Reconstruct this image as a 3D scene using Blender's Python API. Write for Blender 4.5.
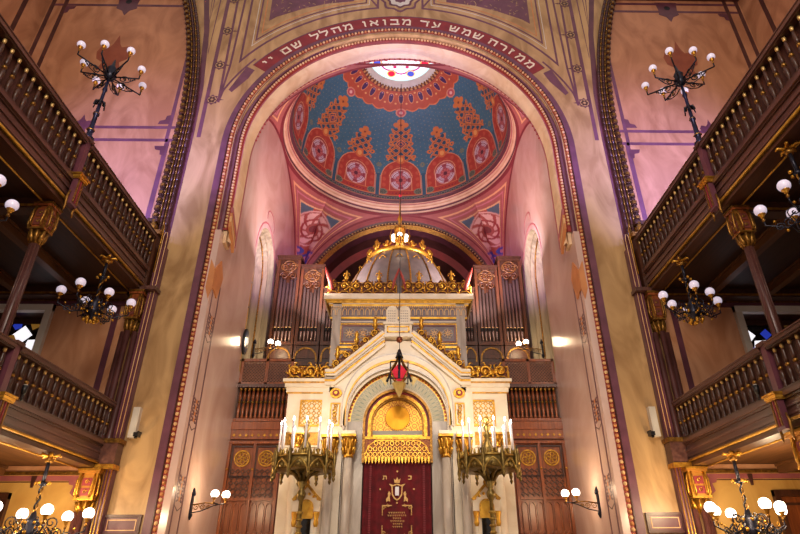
import bpy, math, random
import numpy as np
from math import sin, cos, pi, sqrt, atan2, radians as R
random.seed(4)
S = bpy.context.scene
for o in list(bpy.data.objects): bpy.data.objects.remove(o)
COL = S.collection
# ---------------------------------------------------------------- camera, world, lights, exposure
cd = bpy.data.cameras.new('camera'); cam = bpy.data.objects.new('camera', cd); COL.objects.link(cam)
cd.sensor_width = 36; cd.lens = 565.5/800*36; cd.shift_x = -13.76/800; cd.clip_end = 200
from mathutils import Matrix, Vector
pit, yw, rol = R(28.68), R(-1.21), R(-.375)
fw = Vector((-sin(yw)*cos(pit), cos(yw)*cos(pit), sin(pit))); r0 = Vector((cos(yw), sin(yw), 0)); u0 = r0.cross(fw)
rt = r0*cos(rol)+u0*sin(rol); up = u0*cos(rol)-r0*sin(rol)
cam.matrix_world = Matrix(((rt.x, up.x, -fw.x, .129), (rt.y, up.y, -fw.y, 0), (rt.z, up.z, -fw.z, 1.6), (0, 0, 0, 1)))
S.camera = cam
S.view_settings.view_transform = 'Standard'; S.view_settings.look = 'None'
S.view_settings.gamma = 1; S.view_settings.use_curve_mapping = False
S.view_settings.exposure = 0.0
w = bpy.data.worlds.new('world'); S.world = w; w.use_nodes = True
w.node_tree.nodes['Background'].inputs[0].default_value = (1.0, .86, .80, 1)
w.node_tree.nodes['Background'].inputs[1].default_value = .50
def light(kind, loc, target, energy, color, size=1.0, angle=None, blend=.8):
    ld = bpy.data.lights.new('light', kind); ld.energy = energy; ld.color = color
    if kind == 'AREA': ld.size = size
    else: ld.shadow_soft_size = size
    if kind == 'SPOT': ld.spot_size = R(angle); ld.spot_blend = blend
    o = bpy.data.objects.new('light', ld); COL.objects.link(o); o.location = loc
    if target is not None:
        d = [target[i]-loc[i] for i in range(3)]
        L = sqrt(sum(q*q for q in d)); az = atan2(d[1], d[0]); el = math.asin(d[2]/L)
        o.rotation_euler = (R(90)+el, 0, az-R(90))
    return o
WARM = (1, .72, .42); PURP = (.48, .26, 1); PINK = (1, .38, .62)
# unseen spots added at the upper galleries: violet wash on end walls and arch
for s in (-1, 1):
    light('SPOT', (s*7.6, 7.6, 9.5), (s*7.4, 12.1, 10.9), 2300 if s < 0 else 2900, (.36, .36, 1), .2, 75)
    light('SPOT', (s*5.3, 8.6, 9.3), (s*4.1, 12.2, 12.6), 600, (.44, .30, 1), .2, 62)
    light('SPOT', (s*6.6, 8.8, 9.3), (s*5.6, 12, 17.8), 260, (1, .62, .85), .2, 60)
    # unseen pink, violet and warm lamps added for the chancel walls and the dome
    light('SPOT', (-s*3.6, 13.0, 12.3), (s*4.4, 17.0, 13.3), 950, (1, .20, .38), .2, 52)
    light('SPOT', (s*2.7, 13.0, 10.2), (s*4.4, 17.6, 11.2), 520, (.40, .24, 1), .2, 48)
    light('AREA', (s*3.0, 15.6, 9.4), (-s*1.4, 17.6, 19.5), 300, (1, .84, .80), 1.0)
light('SPOT', (0, 7.6, 8.0), (0, 12.1, 17.2), 2300, (.55, .5, 1), .3, 46)  # unseen bluish spot added for the crown of the arch
# added hall fill: unseen area lamp behind the camera
light('AREA', (0, -3, 11), (0, 14, 6), 1150, (1, .83, .68), 5)
light('SPOT', (-2.2, 3.5, 5.4), (-.4, 14.3, 4.6), 230, (1, .84, .64), .4, 34)  # unseen warm spots added as fill on the ark front
light('SPOT', (2.6, 3.5, 5.4), (.4, 14.3, 4.6), 230, (1, .84, .64), .4, 34)

# ---------------------------------------------------------------- materials
def hexc(h):
    h = h.lstrip('#'); c = [int(h[i:i+2], 16)/255 for i in (0, 2, 4)]
    return tuple(q/12.92 if q <= .04045 else ((q+.055)/1.055)**2.4 for q in c)
MATS = {}
def mat(name, c1, c2=None, rough=.5, metal=0, scale=3., dist=0., emit=None, stretch=None, bump=0, spec=.5, wood=False, detail=5):
    m = bpy.data.materials.new(name); m.use_nodes = True; nt = m.node_tree; b = nt.nodes['Principled BSDF']
    b.inputs['Roughness'].default_value = rough; b.inputs['Metallic'].default_value = metal
    b.inputs['Specular IOR Level'].default_value = spec
    c1 = hexc(c1); c2 = hexc(c2) if c2 else tuple(q*.8 for q in c1)
    tc = nt.nodes.new('ShaderNodeTexCoord'); mp = nt.nodes.new('ShaderNodeMapping'); nz = nt.nodes.new('ShaderNodeTexNoise')
    nt.links.new(tc.outputs['Object'], mp.inputs[0]); nt.links.new(mp.outputs[0], nz.inputs['Vector'])
    if stretch: mp.inputs['Scale'].default_value = stretch
    nz.inputs['Scale'].default_value = scale; nz.inputs['Detail'].default_value = detail; nz.inputs['Distortion'].default_value = dist
    cr = nt.nodes.new('ShaderNodeValToRGB'); nt.links.new(nz.outputs[0], cr.inputs[0])
    cr.color_ramp.elements[0].position = .35; cr.color_ramp.elements[1].position = .65
    cr.color_ramp.elements[0].color = (*c2, 1); cr.color_ramp.elements[1].color = (*c1, 1)
    nt.links.new(cr.outputs[0], b.inputs['Base Color'])
    if bump:
        bp = nt.nodes.new('ShaderNodeBump'); bp.inputs['Strength'].default_value = bump; bp.inputs['Distance'].default_value = .01
        nt.links.new(nz.outputs[0], bp.inputs['Height']); nt.links.new(bp.outputs[0], b.inputs['Normal'])
    if emit:
        b.inputs['Emission Color'].default_value = (*emit[0], 1); b.inputs['Emission Strength'].default_value = emit[1]
    MATS[name] = m; return m
def paintmat(name, rough=.55, metalrough=.3, spec=.4):
    m = bpy.data.materials.new(name); m.use_nodes = True; nt = m.node_tree; b = nt.nodes['Principled BSDF']
    at = nt.nodes.new('ShaderNodeAttribute'); at.attribute_name = 'paint'
    nz = nt.nodes.new('ShaderNodeTexNoise'); nz.inputs['Scale'].default_value = 4
    tc = nt.nodes.new('ShaderNodeTexCoord'); nt.links.new(tc.outputs['Object'], nz.inputs['Vector'])
    mr = nt.nodes.new('ShaderNodeMapRange'); mr.inputs[3].default_value = .82; mr.inputs[4].default_value = 1.18
    nt.links.new(nz.outputs[0], mr.inputs[0])
    mx = nt.nodes.new('ShaderNodeVectorMath'); mx.operation = 'SCALE'
    nt.links.new(at.outputs['Color'], mx.inputs[0]); nt.links.new(mr.outputs[0], mx.inputs['Scale'])
    nt.links.new(mx.outputs[0], b.inputs['Base Color']); nt.links.new(at.outputs['Alpha'], b.inputs['Metallic'])
    b.inputs['Roughness'].default_value = rough; b.inputs['Specular IOR Level'].default_value = spec
    MATS[name] = m; return m
PAINT = paintmat('painted_plaster'); PAINTG = paintmat('gilded_paint', rough=.36)
stucco = mat('ochre_stucco_lustro', '#C6A06E', '#9C774C', rough=.38, scale=.9, dist=2.2, stretch=(1.4, 1.4, .5))
stuccoL = mat('yellow_stucco', '#D9AE62', '#C08E45', rough=.4, scale=.9, dist=2, stretch=(1.2, 1.2, .5))
endw = mat('orange_tan_plaster', '#C88E68', '#A8704E', rough=.5, scale=.7, dist=2.6, stretch=(1.2, 1, .6))
pale = mat('polished_pale_marble_stucco', '#D8BCB2', '#C6A498', rough=.2, scale=.7, dist=1.6, stretch=(1, .8, .6), spec=.6)
pinkm = mat('tan_arch_stucco', '#EACBA4', '#DAB48C', rough=.4, scale=2, dist=1)
plum = mat('plum_brown_paint', '#6B3C48', '#5A303C', rough=.35)
plumd = mat('dark_plum_moulding', '#57322F', '#432421', rough=.35)
purp = mat('violet_border_paint', '#744455', '#623846', rough=.4)
brick = mat('brick_red_paint', '#A23A30', '#8A2D28', rough=.5)
redband = mat('deep_red_band', '#8E2A2C', '#7A2028', rough=.5)
rose = mat('rose_pink_paint', '#AE6264', '#9C5458', rough=.5)
cream = mat('cream_bead', '#EBC48A', '#DDAA74', rough=.4)
orng = mat('terracotta_orange', '#D08A52', '#C07A48', rough=.5)
white = mat('white_marble', '#F1E6D2', '#E2D2B8', rough=.28, scale=1.5, dist=1.5)
greym = mat('grey_marble', '#CBC0B4', '#A99C90', rough=.2, scale=2, dist=2.2, stretch=(1, 1, .3))
greyp = mat('grey_mauve_panel', '#8F7F80', '#7A6B70', rough=.4, scale=3)
gold = mat('gilding', '#D8A23A', '#A0702A', rough=.36, metal=.8, scale=14, bump=.5)
goldb = mat('bright_gilding', '#E8B848', '#C48C30', rough=.34, metal=.75, scale=5)
goldd = mat('antique_gilding', '#A87A34', '#6E4C20', rough=.4, metal=.75, scale=20, bump=.6)
wood = mat('dark_walnut', '#4A2A1C', '#331B12', rough=.36, scale=2.5, stretch=(6, .6, 6))
woodv = mat('walnut_upright', '#54301E', '#3A2014', rough=.34, scale=2.5, stretch=(7, 7, .6))
woodm = mat('gallery_fascia_wood', '#644238', '#4A2D28', rough=.32, scale=2.2, stretch=(6, .4, 6))
woodr = mat('reddish_carved_oak', '#9C562C', '#743A1C', rough=.28, scale=2.5, stretch=(7, 7, .6))
woodk = mat('dark_brown_boards', '#3A2116', '#28160F', rough=.5, scale=2, stretch=(8, .5, 1))  # dark brown wood of the upper ceiling boards and screen backing
woodbeam = mat('ceiling_beam_wood', '#6B4425', '#51311A', rough=.42, scale=2, stretch=(8, .5, 1))
ironm = mat('dark_blued_iron', '#2B2C3C', '#1C1D28', rough=.35, metal=.6)
pipe = mat('organ_pipe_tin', '#A58A84', '#7F6664', rough=.32, metal=.7, scale=1)
velvet = mat('burgundy_velvet', '#6E0818', '#500510', rough=.85, scale=5)
velvetl = mat('rose_trim_braid', '#8A2A34', '#70202A', rough=.7)
embro = mat('gold_embroidery', '#D9B070', '#B98A4A', rough=.5, metal=.3, scale=30)
globe_off = mat('opal_glass_globe', '#D9D2E4', '#CFC8DC', rough=.15, emit=((.86, .78, 1), .35))  # unlit globes, with a faint violet-white glow put into the material
globe_on = mat('lit_opal_globe', '#FFF4E0', '#FFF4E0', rough=.3, emit=((1, .93, .82), 4.5))
flame = mat('lit_candle_bulb', '#FFF4E0', '#FFF4E0', rough=.3, emit=((1, .95, .86), 14))
wax = mat('white_candle', '#EFEAF2', '#E2DDE6', rough=.4)
redgl = mat('ruby_glass', '#D02840', '#A81830', rough=.12, emit=((.9, .05, .08), .35))
black = mat('black_plastic', '#17171A', '#101012', rough=.4)
whitep = mat('white_painted_metal', '#D8D0C2', '#CCC3B4', rough=.5)
skyg = mat('daylit_clear_glass', '#F4F2FA', '#EDEBF6', rough=.2, emit=((.96, .94, 1), 1.0))
bluegl = mat('blue_stained_glass', '#2038B0', '#182A90', rough=.15, emit=((.03, .06, .6), .5))
redst = mat('red_stained_glass', '#B01830', '#8C1024', rough=.15, emit=((.6, .01, .04), .5))
ambgl = mat('amber_stained_glass', '#C88A30', '#A86C20', rough=.15, emit=((.5, .25, .04), .25))
darkgl = mat('dark_glass', '#1C1814', '#14100E', rough=.12)
floorm = mat('stone_floor', '#B8A288', '#9A8268', rough=.35, scale=2)
stone = mat('niche_limestone', '#A89A7E', '#85765E', rough=.5, scale=2, dist=1, stretch=(3, 3, .3))

# ---------------------------------------------------------------- mesh builder
class G:
    def __init__(s): s.v = []; s.f = []; s.m = []; s.s = []; s.mats = []
    def mi(s, m):
        if m not in s.mats: s.mats.append(m)
        return s.mats.index(m)
    def add(s, v, f, m, sm=False):
        k = len(s.v); i = s.mi(m); s.v.extend(v)
        for q in f: s.f.append([a+k for a in q]); s.m.append(i); s.s.append(sm)
        return s
    def box(s, x0, x1, y0, y1, z0, z1, m):
        if x0 > x1: x0, x1 = x1, x0
        if y0 > y1: y0, y1 = y1, y0
        if z0 > z1: z0, z1 = z1, z0
        v = [(x, y, z) for z in (z0, z1) for y in (y0, y1) for x in (x0, x1)]
        return s.add(v, [(0, 2, 3, 1), (4, 5, 7, 6), (0, 1, 5, 4), (2, 6, 7, 3), (0, 4, 6, 2), (1, 3, 7, 5)], m)
    def cb(s, c, d, m): return s.box(c[0]-d[0]/2, c[0]+d[0]/2, c[1]-d[1]/2, c[1]+d[1]/2, c[2]-d[2]/2, c[2]+d[2]/2, m)
    def tube(s, path, r, m, n=6, closed=False, sm=True):
        P = np.array(path, float); N = len(P)
        rr = np.full(N, r) if np.isscalar(r) else np.array(r, float)
        T = np.gradient(P, axis=0) if N > 2 else np.repeat([P[1]-P[0]], 2, 0)
        if closed: T = np.roll(P, -1, 0)-np.roll(P, 1, 0)
        T /= np.linalg.norm(T, axis=1)[:, None]+1e-9
        a = np.array([0, 0, 1.]) if abs(T[0][2]) < .9 else np.array([1., 0, 0])
        V = []
        u = np.cross(T[0], a); u /= np.linalg.norm(u)
        for i in range(N):
            u = u-T[i]*(u@T[i]); u /= np.linalg.norm(u)+1e-9; w_ = np.cross(T[i], u)
            for k in range(n):
                t = 2*pi*k/n; V.append(tuple(P[i]+rr[i]*(u*cos(t)+w_*sin(t))))
        F = []
        for i in range(N if closed else N-1):
            j = (i+1) % N
            for k in range(n):
                l = (k+1) % n; F.append((i*n+k, i*n+l, j*n+l, j*n+k))
        if not closed: F += [tuple(range(n))[::-1], tuple((N-1)*n+k for k in range(n))]
        return s.add(V, F, m, sm)
    def lathe(s, prof, c, m, n=16, sm=True, a0=0, a1=2*pi, sq=None):
        full = abs(a1-a0-2*pi) < 1e-6; K = n if full else n+1
        V = []; F = []
        for r, z in prof:
            for k in range(K):
                t = a0+(a1-a0)*k/n
                V.append((c[0]+r*cos(t), c[1]+r*sin(t), c[2]+z))
        for i in range(len(prof)-1):
            for k in range(n):
                l = (k+1) % K; F.append((i*K+k, i*K+l, (i+1)*K+l, (i+1)*K+k))
        if full:
            if prof[0][0] > 1e-4: F.append(tuple(range(K))[::-1])
            if prof[-1][0] > 1e-4: F.append(tuple((len(prof)-1)*K+k for k in range(K)))
        return s.add(V, F, m, sm)
    def sph(s, c, r, m, n=10, q=1.):
        return s.lathe([(r*cos(t)+1e-5, r*q*sin(t)) for t in np.linspace(-pi/2, pi/2, max(4, n//2+1))], c, m, n)
    def ext(s, poly, fn, h0, h1, m, side=None):
        """2-D outline (u,v) carried by fn(u,v,h) from height h0 to h1"""
        n = len(poly); V = [fn(u, v, h0) for u, v in poly]+[fn(u, v, h1) for u, v in poly]
        s.add(V, [tuple(range(n, 2*n)), tuple(range(n))[::-1]]+[(i, (i+1) % n, n+(i+1) % n, n+i) for i in range(n)], m)
        return s
    def strip(s, pts, wd, fn, h0, h1, m, closed=False):
        """polyline ribbon of width wd raised from h0 to h1"""
        P = np.array(pts, float); N = len(P); A = []; B = []
        for i in range(N):
            a = P[(i-1) % N] if (closed or i > 0) else P[i]; b = P[(i+1) % N] if (closed or i < N-1) else P[i]
            d1 = P[i]-a; d2 = b-P[i]
            l1 = np.linalg.norm(d1); l2 = np.linalg.norm(d2)
            d1 = d1/l1 if l1 > 1e-9 else d2/l2; d2 = d2/l2 if l2 > 1e-9 else d1
            t = d1+d2; t /= np.linalg.norm(t)+1e-9; nrm = np.array([-t[1], t[0]])
            k = 1/max(.35, abs(nrm@np.array([-d1[1], d1[0]])))
            A.append(P[i]+nrm*wd/2*k); B.append(P[i]-nrm*wd/2*k)
        for i in range(N if closed else N-1):
            j = (i+1) % N
            s.ext([A[i], B[i], B[j], A[j]], fn, h0, h1, m)
        return s
    def build(s, name, parent=None, **kw):
        me = bpy.data.meshes.new(name); me.from_pydata([tuple(map(float, q)) for q in s.v], [], s.f)
        for m in s.mats: me.materials.append(m)
        me.polygons.foreach_set('material_index', s.m); me.polygons.foreach_set('use_smooth', s.s); me.update()
        o = bpy.data.objects.new(name, me); COL.objects.link(o)
        if parent: o.parent = parent
        for k, q in kw.items(): o[k] = q
        return o
def struct(g, name, parent=None): return g.build(name, parent, kind='structure')
def thing(name, label, cat, loc=(0, 0, 0), group=None):
    o = bpy.data.objects.new(name, None); COL.objects.link(o); o.location = loc; o.empty_display_size = .1
    o['label'] = label; o['category'] = cat
    if group: o['group'] = group
    return o
def dup(o, parent=None):
    c = o.copy(); COL.objects.link(c)
    if parent: c.parent = parent
    for ch in list(o.children): dup(ch, c)
    return c
def copy_of(o, loc, label, rz=0, mirror=False):
    c = dup(o); c.location = loc; c['label'] = label; c.rotation_euler = (0, 0, rz)
    return c
def front(Y): return lambda u, v, h: (u, Y-h, v)
def painted(name, fn, nu, nv, col, m, parent=None, flip=False):
    """a surface fn(u,v) with its painted pattern col(u,v)->rgb,gilt"""
    U, V = np.meshgrid(np.linspace(0, 1, nu+1), np.linspace(0, 1, nv+1), indexing='ij')
    X = np.stack(fn(U, V), -1).reshape(-1, 3)
    me = bpy.data.meshes.new(name)
    i = np.arange(nu)[:, None]*(nv+1)+np.arange(nv)[None]
    Q = np.stack([i, i+nv+1, i+nv+2, i+1], -1).reshape(-1, 4)
    if flip: Q = Q[:, ::-1]
    me.vertices.add(len(X)); me.vertices.foreach_set('co', X.astype(np.float32).ravel())
    me.loops.add(Q.size); me.loops.foreach_set('vertex_index', Q.astype(np.int32).ravel())
    me.polygons.add(len(Q)); me.polygons.foreach_set('loop_start', np.arange(0, Q.size, 4, dtype=np.int32))
    me.polygons.foreach_set('use_smooth', np.ones(len(Q), bool))
    at = me.color_attributes.new('paint', 'FLOAT_COLOR', 'POINT')
    at.data.foreach_set('color', col(U.ravel(), V.ravel()).astype(np.float32).ravel())
    me.update(calc_edges=True); me.validate(); me.materials.append(m)
    o = bpy.data.objects.new(name, me); COL.objects.link(o)
    if parent: o.parent = parent
    return o
class Pnt:
    def __init__(s, n, base): s.c = np.empty((n, 4)); s.put(np.ones(n, bool), base)
    def put(s, mask, h, g=0): s.c[mask] = (*hexc(h), g)

# ================================================================= ROOM SHELL
W = 5.9
g = G(); g.box(-11.6, 11.6, -8, 25, -.2, 0, floorm); struct(g, 'floor')
# ---- great arch wall (front plane y=12)
def xe(z): return 6.0+(max(0, z-12.3)**2)/36
def arc(r, z0, a0, a1, n): return [(r*cos(a0+(a1-a0)*i/n), z0+r*sin(a0+(a1-a0)*i/n)) for i in range(n+1)]
g = G(); F0 = front(12.0)
ZT = 20.4
inner = arc(4.5, 11.95, pi, pi/2, 40)
zs = [0, 6, 12.3]+[12.3+(ZT-12.3)*i/12 for i in range(1, 13)]
for s in (-1, 1):
    outer = [(-s*xe(z), z) for z in zs]
    pts = [(s*-4.5, 0)]+[(s*x, z) for x, z in inner]+[(0, ZT)]+outer[::-1]
    g.ext(pts, F0, -.5, 0, stucco)
    # painted borders: purple strips beside the columns and round the arch
    g.strip([(s*5.72, 0), (s*5.72, 12.3), (s*5.76, 14), (s*6.0, 16.5), (s*6.6, 20)], .16, F0, 0, .004, plum)
    vx = 5.46
    g.strip([(s*5.50, 12.2), (s*5.56, 20)], .11, F0, 0, .003, purp)
    g.strip([(s*5.17, 13.5), (s*5.28, 20)], .07, F0, 0, .003, purp)
    g.strip([(s*5.17, 13.5), (s*5.05, 15), (s*4.98, 20)], .06, F0, 0, .0035, purp)
    g.strip([(s*5.17, 13.5)]+[(s*x, z) for x, z in arc(5.50, 11.9, R(22), R(38), 6)], .06, F0, 0, .003, purp)
    # nested spandrel triangles
    for rr, xa, xb, wd, mm in ((5.77, 4.78, .72, .07, purp), (6.07, 4.42, 1.1, .05, purp), (5.97, 4.52, 1.0, .02, whitep), (6.2, 4.28, 1.22, .03, orng)):
        a0 = math.acos(xa/rr); a1 = math.acos(xb/rr)
        A = arc(rr, 11.95, a0, a1, 14)
        g.strip([(s*xa, 20)]+[(s*x, z) for x, z in A]+[(s*xb, 20)], wd, F0, 0, .003+wd*.01, mm)
    # foliage fill
    g.strip([(s*6.35, 19), (s*5.79, 15.5), (s*5.80, 19)], .05, F0, 0, .0035, purp); g.strip([(s*6.15, 19), (s*5.98, 16.8), (s*6.0, 19)], .04, F0, 0, .004, purp)
    ft = [(s*x, z) for x, z in [(4.13, 17.0), (3.9, 17.2), (3.6, 17.35), (3.1, 17.6), (2.4, 17.85), (1.5, 18.0), (1.5, 18.25), (4.15, 18.3)]]
    g.ext(ft, F0, 0, .003, purp)
    random.seed(7)
    for i in range(70):
        u = random.uniform(1.7, 4.1); v = random.uniform(17.35, 18.2)
        if v < 18.3-(u-1.3)*.42+.05*0 and v < 17.9-(u-2)*.3: continue
        a = random.uniform(0, pi)
        g.strip([(s*u-.05*cos(a), v-.05*sin(a)), (s*u, v+.02), (s*u+.05*cos(a), v+.05*sin(a))], .018, F0, .003, .004, stucco)
    g.ext([(s*4.55, 14.95), (s*4.95, 14.0), (s*4.85, 13.9), (s*4.45, 14.45), (s*4.3, 14.8)], F0, 0, .003, purp)
    for zc in (13.6, 15.0, 16.5, 18.0):
        cx = s*5.36
        st = [(cx+(.15 if i % 2 else .2)*cos(i*pi/8), zc+(.15 if i % 2 else .2)*sin(i*pi/8)) for i in range(16)]
        g.ext(st, F0, 0, .006, plum)
        g.ext([(cx+.13*cos(i*pi/6), zc+.13*sin(i*pi/6)) for i in range(12)], F0, .006, .008, stucco)
        for k in range(6):
            a = k*pi/3; g.ext([(cx+.075*cos(a)+.04*cos(j*pi/4), zc+.075*sin(a)+.04*sin(j*pi/4)) for j in range(8)], F0, .008, .010+.0003*k, plumd)
        g.ext([(cx-s*.2, zc-.03), (cx-s*.33, zc), (cx-s*.2, zc+.03)], F0, 0, .005, plum)
# top medallion
for r_, h_, m_ in ((.62, .004, purp), (.54, .006, stucco), (.44, .008, plum), (.36, .010, whitep), (.2, .012, purp)):
    g.ext([(r_*(1+.08*cos(8*t))*cos(t), 18.15+r_*(1+.08*cos(8*t))*sin(t)) for t in np.linspace(0, 2*pi, 48, endpoint=False)], F0, 0, h_, m_)
for s in (-1, 1):
    g.strip([(s*.72, 17.72), (s*.95, 18.1), (s*.8, 18.6), (s*.5, 19)], .06, F0, 0, .004, purp)
wf = struct(g, 'wall_front')
# ---- arch mouldings
def archpath(r, z0, zb=0, n=72):
    return [(-r, zb), (-r, (z0+zb)/2), (-r, z0)]+arc(r, z0, pi, 0, n)[1:-1]+[(r, z0), (r, (z0+zb)/2), (r, zb)]
def archstrip(g, prof, m, zb=0, n=72):
    P = [[(x, y, z) for x, z in archpath(r, z0, zb, n)] for r, y, z0 in prof]
    k = len(P[0]); V = [q for p in P for q in p]
    F = [(i*k+j, i*k+j+1, (i+1)*k+j+1, (i+1)*k+j) for i in range(len(P)-1) for j in range(k-1)]
    g.add(V, F, m)
def beads(g, r, y, z0, step, rad, m, zb=0, m2=None):
    L1 = z0-zb; La = pi*r; n = int((2*L1+La)/step)
    for i in range(n):
        d = i*step
        if d < L1: x, z, a = -r, zb+d, 0
        elif d < L1+La: a = (d-L1)/r; x, z = -r*cos(a), z0+r*sin(a)
        else: x, z, a = r, z0-(d-L1-La), 0
        if z < .2: continue
        mm = m2 if (m2 and i % 2) else m
        g.lathe([(1e-4, -rad), (rad*.8, -rad*.6), (rad, 0), (rad*.8, rad*.6), (1e-4, rad)], (x, y, z), mm, 6)
g = G()
archstrip(g, [(4.84, 11.995, 11.93), (4.84, 11.96, 11.93), (4.68, 11.96, 11.96), (4.68, 11.99, 11.96)], purp)
archstrip(g, [(4.68, 11.97, 11.97), (4.67, 11.95, 11.98), (4.655, 11.95, 11.99), (4.65, 11.98, 11.99)], plumd)
struct(g, 'trim_1')
g = G(); archstrip(g, [(4.65, 11.985, 12.0), (4.55, 11.985, 12.03), (4.55, 12.02, 12.03)], brick)
beads(g, 4.6, 11.97, 12.02, .105, .044, cream, m2=orng); struct(g, 'trim_2')
g = G(); archstrip(g, [(4.56, 12.02, 12.03), (4.5, 11.99, 12.04), (4.47, 12.06, 12.04), (4.42, 12.08, 12.04), (4.42, 12.16, 12.04)], purp, zb=9.0); struct(g, 'trim_3')
g = G(); archstrip(g, [(4.42, 12.16, 12.04), (4.33, 12.16, 12.03), (4.31, 12.2, 12.01)], brick, zb=9.3)
beads(g, 4.375, 12.15, 12.04, .10, .042, cream, zb=9.4); struct(g, 'trim_4')
# splayed tan soffit
g = G(); archstrip(g, [(4.31, 12.2, 12.01), (4.285, 12.2, 11.97)], rose, zb=9.3)
archstrip(g, [(4.285, 12.2, 11.97), (4.24, 12.3, 11.93), (4.2, 12.55, 11.8)], pinkm, zb=9.0)
archstrip(g, [(4.2, 12.55, 11.8), (4.185, 12.56, 11.79), (4.185, 12.6, 11.79)], rose, zb=9.0)
beads(g, 4.18, 12.57, 11.8, .16, .035, brick, zb=12.6)
struct(g, 'trim_5')
# lower reveal (below the corbels) with inlaid stripe, flush with the chancel walls
A = 4.4; YC = 16.65; YB = 21.05
for s, nm in ((-1, 'left'), (1, 'right')):
    g = G()
    fr = lambda u, v, h, s=s: (s*(4.40-h), u, v); FL = lambda u, v, h, s=s: (s*(4.26-h), u, v)
    g.box(s*4.40, s*4.55, 11.985, 12.5, 0, 9.2, pale); g.box(s*4.32, s*4.42, 12.2, 12.56, 8.95, 9.3, pinkm)
    for u in (12.18, 12.62):
        g.strip([(u, 0), (u, 7.9)], .06, fr, 0, .004, plum)
    for z0 in (1.2, 3.0, 4.6, 6.6):
        for k in range(4):
            zz = z0+k*.13
            for q in (-1, 1):
                g.strip([(12.40-q*.16, zz-.05), (12.40+q*.16, zz+.05)], .04, fr, 0, .005, plum)
            g.ext([(12.40+.05*cos(t), zz+.05*sin(t)) for t in np.linspace(0, 2*pi, 8, endpoint=False)], fr, .005, .007, orng)
        g.strip([(12.18, z0-.12), (12.40, z0-.22), (12.62, z0-.12)], .02, fr, 0, .0045, plumd)
    # corbel blocks and diamond at the springing
    for k, (dz, m_) in enumerate(((0, orng), (.17, cream), (.27, orng), (.44, rose))):
        g.ext([(12.02, 9.3+dz), (12.56, 8.86+dz), (12.56, 8.86+dz+.14), (12.0, 9.3+dz+.14)], FL, 0, .06, m_)
    g.ext([(12.02, 8.1), (12.34, 8.5), (12.62, 8.15), (12.5, 7.75), (12.4, 7.5), (12.2, 7.6), (12.02, 7.6)], fr, 0, .03, orng)
    g.ext([(s*4.50, 8.35), (s*4.38, 8.1), (s*4.36, 7.6), (s*4.42, 7.3), (s*4.52, 7.6)], front(11.985), 0, .02, orng)
    struct(g, 'trim_%d' % (6 if s < 0 else 7))

# ---- chancel side walls with tall arched niche
WY0, WY1, WZ0, WZS = 15.15, 17.55, 6.6, 10.5   # opening; semi-ellipse top
def nicheline(n=24):
    yc = (WY0+WY1)/2; a = (WY1-WY0)/2
    return [(WY0, WZ0)]+[(yc-a*cos(pi*i/n), WZS+1.35*sin(pi*i/n)) for i in range(n+1)]+[(WY1, WZ0)]
for s, nm in ((-1, 'left'), (1, 'right')):
    g = G(); fr = lambda u, v, h, s=s: (s*(A-h), u, v)
    N = nicheline(); yc = (WY0+WY1)/2
    h = len(N)//2
    g.ext([(12.5, 0), (WY0, 0)]+[(WY0, WZ0)]+N[1:h+1]+[(yc, 17), (12.5, 17)], fr, -.1, 0, pale)
    g.ext([(WY1, 0), (YB, 0), (YB, 17), (yc, 17)]+N[h:], fr, -.1, 0, pale)
    g.ext([(WY0, 0), (WY1, 0), (WY1, WZ0), (WY0, WZ0)], fr, -.1, 0, pale)
    # painted outline round the niche
    yy = [(y-(.14 if y < yc else -.14), z) if z < WZS+.1 else (yc+(y-yc)*1.12, WZS+(z-WZS)*1.14) for y, z in N]
    g.strip(yy[1:-1], .05, fr, 0, .006, rose)
    g.strip([(yc+.5*cos(t), WZS+1.75+.35*sin(t)) for t in np.linspace(-.4, pi+.4, 14)], .05, fr, 0, .006, rose)
    # marble splays of the niche
    N2 = [(yc+(y-yc)*.72, WZ0+(z-WZ0)*.95) for y, z in N]
    V = [(s*A, y, z) for y, z in N]+[(s*(A+.55), y, z) for y, z in N2]; k = len(N)
    g.add(V, [(i, i+1, k+i+1, k+i) for i in range(k-1)]+[(k-1, 0, k, 2*k-1)], stone)
    g.ext(N2, fr, -.62, -.55, stone)
    for f in (.3, .6):
        M = [(yc+(y-yc)*(1-.28*f), WZ0+(z-WZ0)*(1-.05*f)) for y, z in N]
        g.tube([(s*(A+.55*f), y, z) for y, z in M], .03, goldd if f > .5 else stone, 5)
    struct(g, 'wall_'+nm)
    g = G(); fr2 = lambda u, v, h, s=s: (s*(A+.54-h), u, v)
    g.ext([(yc+(y-yc)*.5, WZ0+(z-WZ0)*.85+.3) for y, z in N], fr2, 0, .02, ambgl)
    for zz in (7.5, 8.4, 9.3, 10.2): g.box(s*(A+.50), s*(A+.53), yc-.55, yc+.55, zz, zz+.05, plumd)
    g.box(s*(A+.49), s*(A+.53), yc-.03, yc+.03, WZ0+.3, 11, plumd)
    struct(g, 'window_%d' % (1 if s < 0 else 2))
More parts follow.
